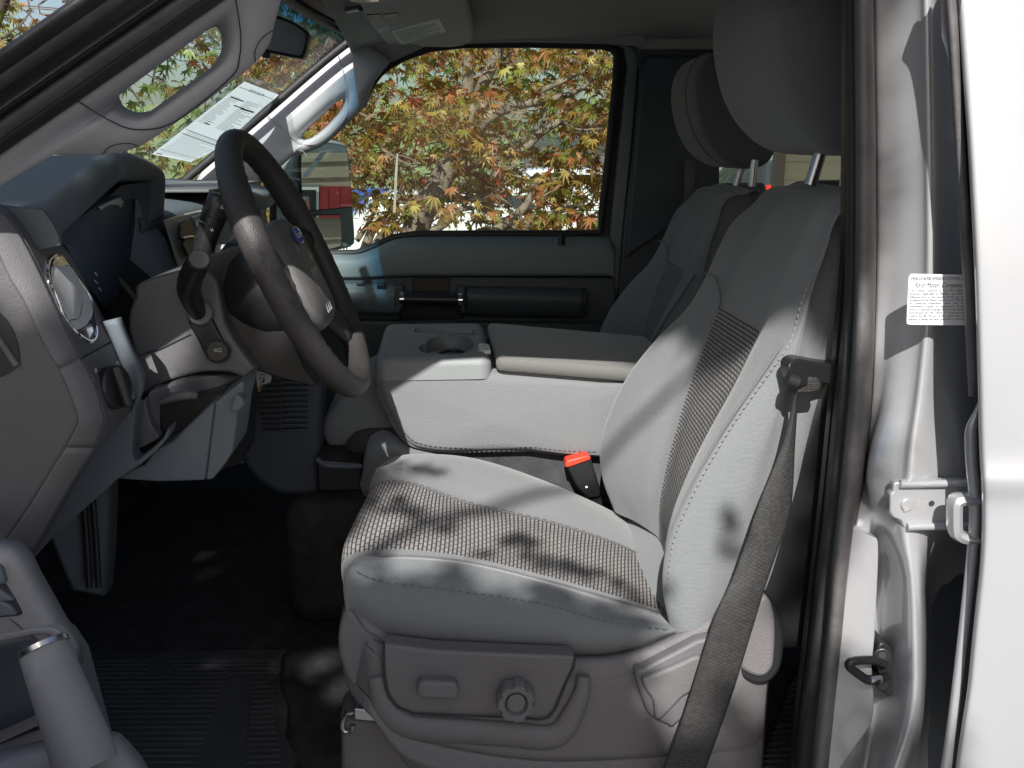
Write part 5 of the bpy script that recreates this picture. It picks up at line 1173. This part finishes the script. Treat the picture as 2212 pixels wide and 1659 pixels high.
pull = tube('pull_handle', [A(88, 1388, .872), A(98, 1412, .868), A(128, 1490, .852), A(158, 1570, .838), A(190, 1660, .822)], [.0205, .0222, .0242, .0262, .028], 'plastic_light', DD, 32, smooth_n=4)
tube('chrome_ring', [A(93, 1392, .870), A(97, 1402, .868)], .0222, 'steel', DD, 32)
pillow('handle_foot', [(-420, 1700), (-100, 1656), (0, 1640), (60, 1626), (113, 1614), (180, 1604), (225, 1602), (245, 1607), (262, 1622), (294, 1659), (340, 1740), (200, 1800), (-420, 1800)], .835, .012, .018, 'plastic_light', DD, n=0, edge=.02)
for px in ([(-60, 1218), (-10, 1222), (2, 1230), (12, 1262), (-8, 1266), (-60, 1262)], [(-60, 1270), (0, 1275), (16, 1288), (30, 1298), (20, 1300), (-60, 1302)], [(-60, 1300), (-5, 1296), (20, 1308), (36, 1330), (28, 1331), (-60, 1338)]):
    pp('window_switch', px, lambda x, y: .888, .02, 'plastic_grey', DD, .003)
pp('switch_slot', [(-60, 1268), (12, 1262), (20, 1275), (30, 1290), (46, 1322), (47, 1328), (36, 1331), (-60, 1342)], lambda x, y: .8925, .01, 'ink', DD, .001)

# ================================================================= OUTSIDE
random.seed(11)
def leaf_shape(s, lobes=7):
    pts = []
    L7 = [(-105, .45), (-70, .75), (-35, .93), (0, 1.0), (35, .93), (70, .75), (105, .45)]
    pts.append((0, 0))
    for i, (a, r) in enumerate(L7):
        a = math.radians(a)
        pts.append((math.sin(a)*r*s, math.cos(a)*r*s))
        if i < 6:
            b = math.radians((L7[i][0]+L7[i+1][0])/2); pts.append((math.sin(b)*.36*s, math.cos(b)*.36*s))
    return pts
def leaves(name, spots, m, par, size=(.045, .07), droop=.6):
    V = []; F = []
    for c in spots:
        s = random.uniform(*size); sq = random.uniform(.55, 1.0); pts = [(x*sq, y) for x, y in leaf_shape(s)]
        yaw = random.uniform(0, 2*math.pi); tilt = random.gauss(.55, .45); roll = random.gauss(0, .4)
        Rm = Matrix.Rotation(yaw, 3, 'Z') @ Matrix.Rotation(-tilt, 3, 'X') @ Matrix.Rotation(roll, 3, 'Y')
        k = len(V); cup = random.uniform(.05, .55)
        for (x, y) in pts:
            r = math.hypot(x, y); V.append(c+Rm @ Vector((x, y, -cup*r*r/s)))
        n = len(pts)
        for i in range(1, n-1): F.append((k, k+i, k+i+1))
    return obj(name, V, F, m, par, smooth=False)
def taper(path, r0, r1, n=10, k=5, wob=.0):
    P = curve(path, k)
    if wob: P = [p+Vector((noise.noise(p*4)*wob, noise.noise(p*4+Vector((7, 0, 0)))*wob, noise.noise(p*4+Vector((0, 9, 0)))*wob)) for p in P]
    return tubec(P, [r0+(r1-r0)*i/(len(P)-1) for i in range(len(P))], n)
# maple seen through the passenger window
MT = empty('maple_tree', (A(862, 1030, 5.0).x, 5.0, 0), 'maple with red, orange and green leaves filling the passenger window', 'tree')
br = []
T5 = 4.95
def b5(pts, r0, r1, w=.01): br.append(taper([A(p[0], p[1], p[2] if len(p) > 2 else T5) for p in pts], r0, r1, 12, 6, w))
b5([(860, 1060), (868, 760), (885, 560), (905, 480), (940, 410), (968, 358), (990, 318), (1003, 280)], .085, .040)
b5([(1000, 290), (1004, 240), (1012, 190), (1010, 140), (1018, 60)], .038, .02)
b5([(1000, 285), (1030, 220), (1050, 170), (1075, 110), (1085, 40)], .036, .02)
b5([(985, 325), (1010, 296), (1045, 262), (1080, 240), (1110, 230), (1145, 224)], .036, .02); b5([(1145, 224), (1200, 215), (1260, 190), (1320, 120)], .02, .008)
b5([(1000, 300), (1022, 260), (1045, 230), (1060, 205)], .022, .010)
b5([(1040, 345), (1090, 338), (1135, 318), (1165, 290), (1200, 268), (1240, 250)], .022, .016); b5([(1165, 292), (1175, 250), (1172, 200)], .014, .008)
b5([(960, 372), (1000, 362), (1040, 345)], .016, .022); b5([(1060, 506), (1095, 480), (1120, 462), (1140, 440), (1160, 400)], .028, .016)
b5([(1075, 512), (1130, 490), (1175, 470), (1210, 455), (1260, 440)], .028, .012); b5([(925, 505), (965, 480), (990, 455), (1020, 448)], .024, .012)
b5([(780, 560), (805, 500), (840, 470), (860, 430), (880, 380)], .026, .01); b5([(795, 560), (822, 515), (835, 500)], .028, .014); b5([(770, 520), (800, 480), (820, 440)], .015, .006)
b5([(1270, 280), (1300, 230), (1335, 190)], .02, .012); b5([(1270, 150), (1300, 125), (1330, 105)], .02, .014); b5([(1165, 200), (1230, 170), (1280, 140)], .014, .01)
for i in range(170):
    x = random.uniform(640, 1340); y = random.uniform(90, 520); a = random.uniform(-.9, .9); L_ = random.uniform(40, 120)
    Y = random.uniform(4.6, 5.6); x2 = x+L_*math.cos(a); y2 = y-L_*math.sin(a)*.7
    br.append(taper([A(x, y, Y), A((x+x2)/2+random.uniform(-8, 8), (y+y2)/2+random.uniform(-12, 12), Y), A(x2, y2, Y)], .006, .002, 5, 3, .01))
joined('trunk', br, 'bark', MT)
def dens(x, y):
    # gaps seen in the photo
    d = 1.0
    for gx, gy, rx, ry, k in ((1150, 285, 55, 35, .35), (800, 520, 50, 35, .25), (960, 500, 60, 20, .3), (900, 310, 50, 22, .45), (870, 180, 25, 40, .45), (1120, 410, 30, 20, .5), (760, 500, 40, 60, .3)):
        if ((x-gx)/rx)**2+((y-gy)/ry)**2 < 1: d *= k
    return d
sp = []
while len(sp) < 9000:
    cx = random.uniform(540, 1420); cy = random.uniform(40, 560); cY = random.uniform(4.45, 4.8) if random.random() < .22 else random.uniform(5.05, 6.3)
    if random.random() > dens(cx, cy): continue
    for k in range(random.randint(5, 14)):
        x = cx+random.gauss(0, 26); y = cy+random.gauss(0, 9)
        if random.random() < dens(x, y)+.1: sp.append(A(x, y, cY+random.gauss(0, .1)))
for k in range(2600):   # rest of the crown, outside the window
    sp.append(Vector((random.uniform(-1.3, 2.2), random.uniform(4.2, 6.4), random.uniform(2.1, 3.4))))
leaves('crown', sp, 'maple_leaf', MT, (.034, .080))
rb = poly_prism('marker_ribbon', [A(x, y, 4.25) for x, y in ((857, 331), (860, 333), (858, 380), (856, 425), (854.5, 460), (849, 459), (851, 420), (853, 370))], (0, .003, 0), 'ribbon', None)
tag(rb, 'thin pale ribbon hanging from a maple twig outside the passenger window', 'ribbon')
# second tree ahead of the truck
T2 = empty('maple_tree', (-3.1, 6.0, 0), 'darker olive maple ahead of the truck, seen through the windshield', 'tree')
br = [taper([Vector((-3.1, 6.0, 0)), Vector((-3.0, 6.0, 1.0)), Vector((-2.8, 5.9, 1.7)), Vector((-2.3, 5.8, 2.5)), Vector((-2.0, 5.7, 3.3))], .10, .03, 10, 5, .02),
      taper([Vector((-2.9, 6.0, 1.4)), Vector((-3.4, 5.8, 2.0)), Vector((-3.7, 5.6, 2.8))], .05, .02, 10, 5, .02), taper([Vector((-2.7, 5.9, 1.7)), Vector((-2.0, 5.6, 2.0)), Vector((-1.5, 5.5, 2.3))], .04, .015, 10, 5, .02)]
for i in range(60):
    p = Vector((random.uniform(-4, -1), random.uniform(5, 6.3), random.uniform(1.5, 3))); br.append(taper([p, p+Vector((random.uniform(-.3, .3), 0, random.uniform(.05, .3))), p+Vector((random.uniform(-.6, .6), 0, random.uniform(.1, .5)))], .007, .002, 5, 3))
joined('trunk', br, 'bark_dark', T2)
sp = []
while len(sp) < 4600:
    c = Vector((random.uniform(-4.6, -.7), random.uniform(4.9, 6.6), random.uniform(1.45, 3.3)))
    for k in range(random.randint(5, 13)):
        sp.append(c+Vector((random.gauss(0, .09), random.gauss(0, .09), random.gauss(0, .035))))
leaves('crown', sp, 'olive_leaf', T2, (.05, .08))
# orange tree at the upper left beyond the pillar
T3 = empty('maple_tree', (-3.6, 7.6, 0), 'bright orange tree high in the left corner beyond the pillar', 'tree')
br = [taper([Vector((-3.6, 7.6, 0)), Vector((-3.6, 7.6, 2)), Vector((-3.4, 7.5, 3.6))], .12, .04, 10, 5, .02)]
for i in range(40):
    p = Vector((random.uniform(-4.6, -2.6), random.uniform(7, 8), random.uniform(2.2, 3.6))); br.append(taper([p, p+Vector((random.uniform(-.4, .4), 0, random.uniform(.05, .4))), p+Vector((random.uniform(-.8, .8), 0, random.uniform(.1, .6)))], .012, .003, 5, 3))
joined('trunk', br, 'bark', T3)
sp = []
while len(sp) < 2600:
    c = Vector((random.uniform(-5.4, -2.0), random.uniform(6.9, 8.3), random.uniform(2.0, 4.0)))
    for k in range(8): sp.append(c+Vector((random.gauss(0, .12), random.gauss(0, .12), random.gauss(0, .05))))
leaves('crown', sp, 'orange_leaf', T3, (.05, .085))
# leafy branches of the tree on the driver side: unseen, leaves placed to throw dapple and shade around chosen lit spots
T4 = empty('shade_tree', (-2.9, -4.2, 0), 'unseen green tree behind the camera, its leaves placed to dapple and shade the seat', 'tree')
tgt = Vector((-.02, 1.38, 1.15)); c4 = tgt+SUN*4.3
br = [taper([Vector((-2.9, -4.2, 0)), Vector((-2.8, -3.9, 2.0)), Vector((-2.5, -3.0, 3.4)), c4+Vector((-.3, -.5, .0))], .16, .05, 10, 5, .02), taper([c4+Vector((-.3, -.5, 0)), c4, c4+Vector((.5, .3, .1))], .02, .006, 8, 4)]
joined('trunk', br, 'bark', T4)
sx = SUN.cross(Vector((0, 0, 1))).normalized(); sy_ = sx.cross(SUN).normalized()
sp = []
def toward(p, d=4.3): return p+SUN*d
def blob(target, rad, n, d=4.3, sq=.5):
    for i in range(n):
        a = random.uniform(0, 2*math.pi); r = rad*random.random()**.5
        sp.append(toward(Vector(target), d+random.uniform(-.25, .25))+sx*r*math.cos(a)+sy_*r*sq*math.sin(a))
LIT = []
def lit(pts, Y, r): LIT.extend((A(x, y, Y), r) for x, y in pts)
lit([(870, 850), (950, 870), (1030, 880), (1110, 880), (1190, 890), (1270, 890), (900, 920), (1000, 940), (1100, 940), (1200, 940), (1280, 930), (1100, 820), (1200, 820), (1300, 830), (900, 800), (1000, 800)], 1.72, .065)
lit([(528, 400), (545, 450), (560, 500), (575, 550)], 1.33, .038); lit([(765, 700), (770, 750)], 1.50, .035)
lit([(950, 1005), (1050, 1020), (1150, 1055), (1250, 1105), (1330, 1150), (1000, 1040), (1100, 1070), (1200, 1110)], 1.57, .055)
lit([(790, 1120), (800, 1190), (780, 1215)], 1.25, .022); lit([(880, 1100), (950, 1080), (900, 1180), (960, 1190), (1030, 1110)], 1.40, .032)
lit([(1060, 1170), (1120, 1210), (1210, 1170), (1290, 1200), (1270, 1270), (1370, 1250), (1160, 1240)], 1.38, .032)
lit([(900, 1222), (1060, 1238)], 1.22, .008)
lit([(1680, 700), (1655, 750), (1610, 830), (1560, 920), (1510, 1020), (1470, 1110), (1450, 1200)], 1.18, .034)
lit([(1690, 800), (1660, 870), (1620, 960), (1580, 1060), (1550, 1150), (1520, 1240), (1640, 1000), (1600, 1150), (1500, 1200)], 1.15, .042)
lit([(1545, 890), (1510, 960), (1470, 1040), (1450, 1130)], 1.36, .035); lit([(1440, 800), (1415, 850), (1370, 900), (1340, 970), (1340, 1050), (1380, 1120), (1400, 950), (1400, 1040)], 1.55, .05)
lit([(1690, 960), (1640, 1110), (1600, 1230), (1550, 1380), (1500, 1520)], 1.09, .020); lit([(1450, 1420), (1640, 1350), (1650, 1440)], 1.12, .022)
lit([(1870, 1230), (1860, 1330), (1985, 700), (1985, 450), (1985, 250), (1985, 60), (1930, 1100), (1980, 900), (1970, 1250), (1970, 1400), (1985, -80), (1985, 150), (1985, 350), (1985, 560), (1975, 800)], 1.02, .02)
lit([(655, 180), (690, 150), (630, 200)], 2.7, .075); lit([(155, 640)], 1.17, .05); lit([(430, 480), (470, 500), (400, 430)], 1.85, .11); lit([(790, 930)], 1.79, .022); lit([(650, 1395), (740, 1460)], 1.5, .002); lit([(625, 830), (625, 870), (625, 910), (620, 960)], 1.74, .03)
lit([(440, 250), (500, 230), (400, 300), (560, 180), (340, 330)], 2.3, .12); lit([(2250, y) for y in (-50, 150, 350, 550, 750, 950, 1150, 1350, 1550, 1750)]+[(2190, y) for y in (0, 200, 400, 600, 800, 1000, 1200, 1400)], .9, .065)
c00 = toward(Vector((0, 1.2, 1.3)), 4.3); n_leaf = 0
for i in range(44000):
    a, b = random.uniform(-1.25, 1.0), random.uniform(-1.1, .9); q = c00+sx*a+sy_*b+SUN*random.uniform(-.35, .35)
    ok = True
    for P_, r in LIT:
        v = q-P_; dd = v-SUN*v.dot(SUN)
        if dd.length_squared < (r+.028)**2: ok = False; break
    if ok and random.random() < .62: sp.append(q)
def shade(pts, Y, rad, n, d=3.3):
    for x, y in pts:
        T = A(x, y, Y)
        for i in range(n):
            a = random.uniform(0, 2*math.pi); r = rad*random.random()**.5; q = T+SUN*(d+random.uniform(-.3, .3))+sx*r*math.cos(a)+sy_*r*math.sin(a)
            if all((q-P_-SUN*(q-P_).dot(SUN)).length_squared > (r_+.012)**2 for P_, r_ in LIT): sp.append(q)
shade([(800, 1330), (900, 1350), (1000, 1360), (1100, 1370), (1200, 1380), (1300, 1390), (850, 1290), (1000, 1310), (1150, 1330)], 1.16, .05, 26)
shade([(850, 1500), (950, 1500), (1050, 1500), (1150, 1500), (1250, 1500), (1350, 1540), (900, 1600), (1100, 1620), (1300, 1620)], 1.14, .06, 22)
shade([(1600, 560), (1650, 500), (1700, 450), (1750, 420), (1700, 560), (1650, 620), (1750, 520), (1780, 480), (1600, 640), (1560, 620)], 1.38, .07, 40)
shade([(1760, 600), (1740, 640), (1790, 540), (1720, 620), (1700, 640)], 1.2, .045, 34); shade([(805, 1010)], 1.69, .04, 24); shade([(1480, 680), (1510, 640), (1530, 700), (1560, 720), (1585, 760), (1600, 700)], 1.48, .05, 30); shade([(700, 700), (720, 740)], 1.44, .03, 16); shade([(1768, 490), (1775, 540), (1755, 520), (1790, 470)], 1.2, .05, 40); shade([(262, 700), (280, 740), (298, 790), (305, 830)], 1.22, .04, 24); shade([(680, 650), (700, 690), (650, 600)], 1.43, .035, 20)
shade([(50, 650), (60, 800), (60, 950), (200, 900), (180, 780), (120, 1050), (20, 500), (150, 480)], 1.10, .07, 22)
# separate sprigs nearer the truck give the crisper blots on the cushion
sp_ = list(sp); sp.clear()
for (x, y, Y), r, n in [((900, 1012, 1.56), .030, 12), ((950, 1022, 1.55), .018, 5), ((850, 1095, 1.42), .035, 12), ((905, 1118, 1.40), .030, 9), ((960, 1140, 1.38), .030, 9), ((1120, 1168, 1.38), .026, 12), ((1165, 1215, 1.34), .030, 11), ((1215, 1225, 1.34), .026, 9), ((1280, 1245, 1.32), .030, 10), ((1060, 1200, 1.30), .022, 6), ((1350, 1275, 1.3), .026, 8), ((820, 1190, 1.26), .022, 6), ((1390, 1290, 1.26), .03, 8), ((1570, 1180, 1.15), .022, 6), ((1590, 1130, 1.15), .016, 4)]: blob((A(x, y, Y)), r, n, 2.5, .55)
leaves('sprig', sp, 'green_leaf', T4, (.022, .036)); sp = sp_
print('shade leaves', len(sp))
for i in range(900):
    sp.append(Vector((random.uniform(-5.2, -2.4), random.uniform(-5.2, -2.8), random.uniform(2.6, 5))))
leaves('crown', sp, 'green_leaf', T4, (.045, .07))

# buildings
def building(name, x0, x1, y0, y1, z0, z1, label, face):
    b = empty(name, ((x0+x1)/2, (y0+y1)/2, z0), label, 'building'); return b
WB = empty('sided_building', (7, 12, -.75), 'tan building with lap siding and a brown corner post past the rear window', 'building')
V = []; F = []
zb = -.8; i = 0; row_h = .165
def siding(n0, a, b, z0, z1, nrm, h=row_h):
    ch = []; k = 0; z = z0; a = Vector(a); b = Vector(b); nrm = Vector(nrm)
    while z < z1:
        p = [a+nrm*.022, b+nrm*.022, b+nrm*.004, a+nrm*.004]; q = [v+Vector((0, 0, zz_)) for v, zz_ in zip(p, (z, z, z+h, z+h))]
        r = [a+nrm*.0+Vector((0, 0, z)), b+nrm*.0+Vector((0, 0, z))]
        ch.append((q+r, [(0, 1, 2, 3), (4, 5, 1, 0)])); z += h
    return ch
bx = A(1688, 350, 9.0).x
joined('wall', siding(0, (bx, 9, 0), (bx+9, 9, 0), -.8, 4.2, (0, -1, 0), A(1700, 330, 9).z-A(1700, 369, 9).z)+[boxc((bx+4.5, 9.06, 1.7), (9, .10, 5)), boxc((bx+5.2, 10.6, 1.7), (7.8, 2.9, 5))], 'siding', WB)
joined('corner_post', [boxc((A(1680, 350, 9).x, 8.97, 1.7), (.085, .10, 5))], 'brown_post', WB)
joined('roof', [boxc((bx+4.3, 10.4, 4.3), (9.6, 4, .16)), boxc((bx+4.6, 7.7, 3.25), (10.2, 2.7, .12))], 'roofing', WB)
# house seen in the towing mirror (behind the truck, passenger side)
def refl(px, py, n_, c):
    d = ray(px, py).normalized(); t = (c-CP).dot(n_)/d.dot(n_); P = CP+d*t; r = d-n_*2*d.dot(n_); return P, r
c_m = A(702, 382, 3.008); HX = 9.0
def hit(px, py, n_=MN, c=None, X=HX):
    P, r = refl(px, py, n_, A(702, 420, 3.02)); t = (X-P.x)/r.x; return P+r*t
h00 = hit(655, 318); h10 = hit(752, 318); h01 = hit(655, 446); h11 = hit(752, 446)
print('house patch', h00, h10, h01, h11)
HB = empty('porch_house', (HX+2, (h00.y+h10.y)/2, 0), 'tan house with red shutters and a blue porch beam, seen in the towing mirror', 'building')
ylo, yhi = min(h00.y, h10.y), max(h00.y, h10.y)
def H(px, py): return hit(px, py)
rh_ = abs(H(700, 345).z-H(700, 379).z)
joined('wall', siding(0, (HX, yhi+8, 0), (HX, ylo-6, 0), -.2, 5.5, (-1, 0, 0), rh_)+[boxc((HX+2.0, (ylo+yhi)/2, 2.6), (3.96, yhi-ylo+14, 5.6))], 'siding', HB)
def hp(name, px, m, off, par=HB, th=.05): return poly_prism(name, [H(x, y)-Vector((off, 0, 0)) for x, y in px], (th, 0, 0), m, par)
hp('beam', [(640, 300), (770, 300), (770, 331), (640, 331)], 'beam_blue', .5, th=.2)
hp('brace', [(694, 328), (706, 328), (664, 382), (654, 384), (654, 378)], 'beam_blue', .48, th=.14)
hp('trim_board', [(640, 398), (690, 399), (690, 404), (640, 403)], 'beam_blue', .05)
wf = hp('window_frame', [(640, 404), (687, 404), (687, 470), (640, 470)], 'white_trim', .06)
hp('pane', [(640, 410), (681, 410), (681, 470), (640, 470)], 'car_glass', .075, wf, .01)
for a, b in ((690, 708), (709.5, 732), (733.5, 758)): hp('shutter', [(a, 402), (b, 402), (b, 470), (a, 470)], 'shutter_red', .07)
# second mirror: more of the same house further along
c_m2 = A(702, 500, 3.008); n2 = MN
def H2(px, py): return hit(px, py, n2, c_m2)
def hp2(name, px, m, off, par=HB, th=.05): return poly_prism(name, [H2(x, y)-Vector((off, 0, 0)) for x, y in px], (th, 0, 0), m, par)
q0 = H2(700, 470); q1 = H2(700, 525); print('convex', q0, q1)

# parked vehicles and a person beyond the rear glass
def car(name, loc, rz, m, label, cat='car', group='vehicles parked in the lot', h=1.7, L_=4.6, wd=1.9, suv=True, sc_=1):
    E = empty(name, loc, label, cat, group); Rz = Matrix.Rotation(rz, 3, 'Z')
    def loft(secs):
        return [[Vector(loc)+Rz @ (Vector(p)*sc_) for p in s] for s in secs]
    pr = [(-L_/2, .35), (-L_/2, .75), (-L_/2+.15, 1.0), (-L_*.22, 1.05), (-L_*.05 if suv else -.3, h*.97), (L_*.12, h), (L_/2-.35, h*.97), (L_/2-.08, 1.1), (L_/2, .9), (L_/2, .35)] if suv else [(-L_/2, .35), (-L_/2, .7), (-L_*.25, .95), (-L_*.08, h*.97), (L_*.2, h*.97), (L_*.36, 1.02), (L_/2, .95), (L_/2, .35)]
    secs = []
    for y, s, dz in ((-wd/2, .94, -.02), (-wd/2+.06, 1, 0), (0, 1, .02), (wd/2-.06, 1, 0), (wd/2, .94, -.02)):
        secs.append([(x*s if z > 1 else x, y*(.86 if z > 1.15 else 1), z+dz) for x, z in pr])
    rings('body', loft(secs), m, E, True, True, 40)
    for sgn in (-1, 1):
        rings('side_window', loft([[(x, sgn*(wd/2*.9+dd_), z) for x, z in ((-L_*.12, 1.12), (-L_*.03, h*.92), (L_*.33, h*.92), (L_*.38, 1.12))] for dd_ in (-.05, .012)]), 'car_glass', E, True, True, 40)
    rings('rear_window', loft([[(L_/2-.30+dd_+.0, -wd*.36, h*.92), (L_/2-.30+dd_, wd*.36, h*.92), (L_/2-.06+dd_, wd*.40, 1.15), (L_/2-.06+dd_, -wd*.40, 1.15)] for dd_ in (-.05, .02)]), 'car_glass', E, True, True, 40)
    for sgn in (-1, 1):
        rings('tail_light', loft([[(L_/2+dd_, sgn*wd*.36, .85), (L_/2+dd_, sgn*wd*.48, .85), (L_/2+dd_-.02, sgn*wd*.48, 1.08), (L_/2+dd_-.02, sgn*wd*.36, 1.08)] for dd_ in (-.04, .02)]), 'lamp_red', E, True, True, 40)
    for x in (-L_*.31, L_*.31):
        for sgn in (-1, 1):
            c = Vector(loc)+Rz @ Vector((x*sc_, sgn*wd*.45*sc_, .34*sc_)); disc('wheel', c, Rz @ Vector((0, sgn, 0)), .34*sc_, .12, 'tyre', E, 20, .02)
    return E
def gpt(px, Y): p = A(px, 350, Y); return (p.x, Y, gz(p.x, Y))
car('parked_suv', gpt(1632, 30.0), math.radians(-78), 'car_black', 'dark sport utility vehicle with red tail lights, behind the passenger headrest posts', 'suv', h=1.78)
car('parked_car', gpt(1690, 36), math.radians(180), 'car_white', 'white car parked behind the dark sport utility vehicle', suv=False, h=1.45)
car('parked_suv', gpt(1560, 44), math.radians(100), 'car_silver', 'silver vehicle behind the standing person', 'suv')
car('parked_car', gpt(1542, 33.0), math.radians(-85), 'car_red', 'red car beside the standing person at the edge of the rear glass', suv=False, h=1.4)
car('parked_car', gpt(900, 15.5), math.radians(5), 'car_white', 'white car behind the maple trunk', suv=False, h=1.45)
car('parked_car', gpt(790, 17.5), math.radians(4), 'car_blue', 'blue car behind the maple leaves beside the towing mirror', suv=False, h=1.45)
car('parked_suv', gpt(1150, 21), math.radians(6), 'car_white', 'white sport utility vehicle across the lawn behind the branches', 'suv')
# person
pb0 = Vector(gpt(1564, 31)); hgt = (A(1564, 352, 31).z-pb0.z)
def person():
    E = empty('person', pb0, 'person with short hair in a dark t-shirt standing sideways beside a red car', 'person')
    s = hgt/1.78
    J = {'pel': (0, 0, .95), 'chest': (.0, 0, 1.32), 'neck': (.02, 0, 1.50), 'headb': (.05, 0, 1.60), 'headt': (.05, 0, 1.74), 'nose': (.13, 0, 1.64), 'sl': (0, .19, 1.44), 'el': (.02, .22, 1.15), 'hl': (.10, .20, .92), 'sr': (0, -.19, 1.44), 'er': (.0, -.23, 1.15), 'hr': (.12, -.22, .93), 'kl': (.03, .10, .50), 'al': (-.02, .10, .08), 'tl': (.14, .11, .03), 'kr': (-.02, -.10, .50), 'ar': (-.06, -.10, .08), 'tr': (.10, -.11, .03), 'hipl': (0, .09, .92), 'hipr': (0, -.09, .92)}
    Rr = {'pel': .15, 'chest': .15, 'neck': .06, 'headb': .085, 'headt': .085, 'nose': .02, 'sl': .07, 'el': .045, 'hl': .035, 'sr': .07, 'er': .045, 'hr': .035, 'kl': .065, 'al': .045, 'tl': .03, 'kr': .065, 'ar': .045, 'tr': .03, 'hipl': .10, 'hipr': .10}
    Ed = [('pel', 'chest'), ('chest', 'neck'), ('neck', 'headb'), ('headb', 'headt'), ('headb', 'nose'), ('chest', 'sl'), ('sl', 'el'), ('el', 'hl'), ('chest', 'sr'), ('sr', 'er'), ('er', 'hr'), ('pel', 'hipl'), ('hipl', 'kl'), ('kl', 'al'), ('al', 'tl'), ('pel', 'hipr'), ('hipr', 'kr'), ('kr', 'ar'), ('ar', 'tr')]
    def fig(name, keys, grow, m, z_cut=None):
        ks = [k for k in J if k in keys]; idx = {k: i for i, k in enumerate(ks)}
        me = bpy.data.meshes.new(name); me.from_pydata([tuple(pb0+Vector(J[k])*s) for k in ks], [(idx[a], idx[b]) for a, b in Ed if a in idx and b in idx], [])
        o = bpy.data.objects.new(name, me); link(o, E); md = o.modifiers.new('skin', 'SKIN'); o.modifiers.new('sub', 'SUBSURF').levels = 2; o.modifiers['sub'].render_levels = 2
        for i, k in enumerate(ks): me.skin_vertices[0].data[i].radius = (Rr[k]*s*grow, Rr[k]*s*grow)
        me.skin_vertices[0].data[0].use_root = True; md.use_smooth_shade = True; me.materials.append(M[m]); return o
    fig('body', set(J), 1.0, 'skin')
    fig('shirt', {'pel', 'chest', 'sl', 'sr', 'neck'} - {'neck'}, 1.16, 'shirt'); fig('trousers', {'pel', 'hipl', 'kl', 'al', 'hipr', 'kr', 'ar'}, 1.15, 'trousers')
    rings('hair', [[pb0+Vector((.035+.092*f*math.cos(2*math.pi*k/16), .088*f*math.sin(2*math.pi*k/16), z))*s for k in range(16)] for f, z in ((1, 1.69), (1.0, 1.75), (.8, 1.80), (.3, 1.825))], 'hair', E, True, True, 180)
person()
car('parked_suv', gpt(1650, 48), math.radians(80), 'car_silver', 'pale sport utility vehicle in the far row under the headrest', 'suv')
car('parked_car', gpt(1600, 56), math.radians(95), 'car_black', 'dark car in the last row of the lot', suv=False, h=1.45)
# distant trees on the skyline
def far_tree(x, y, r, label, h=5):
    E = empty('tree', (x, y, gz(x, y)), label, 'tree', 'trees on the far side of the lot'); sp_ = []
    joined('trunk', [taper([Vector((x, y, -.8)), Vector((x, y, h*.5)), Vector((x+.3, y, h*.8))], .25, .08, 8, 3)], 'bark', E)
    for i in range(420):
        v = Vector((random.gauss(0, 1), random.gauss(0, 1), random.gauss(0, 1))).normalized()*(random.random()**.4)
        sp_.append(Vector((x, y, h*.75))+Vector((v.x*r, v.y*r, v.z*r*.8)))
    leaves('crown', sp_, 'green_leaf', E, (.35, .6))
for i, (x, y, r, l) in enumerate(((-14, 30, 3.4, 'dark green tree far left beyond the lot'), (-6, 33, 3.6, 'green tree behind the maple crown on the left'), (2, 36, 3.8, 'round green tree beyond the lawn'), (9, 34, 3.2, 'green tree behind the white sport utility vehicle'), (16, 38, 4, 'green tree on the right side of the far lot'))):
    far_tree(x, y, r, l)

# ---------------- keep the tree of parts three levels deep
def depth(o):
    d = 0
    while o.parent: o = o.parent; d += 1
    return d
for o in list(sc.objects):
    while depth(o) > 2: o.parent = o.parent.parent


for o in sc.objects:
    if o.parent is PS or o.parent == PS:
        b_n = o.name.split('.')[0]
        if b_n in ('headrest_post', 'post_guide'): o.location.x += .045
        if b_n == 'headrest': o.location.x += .022
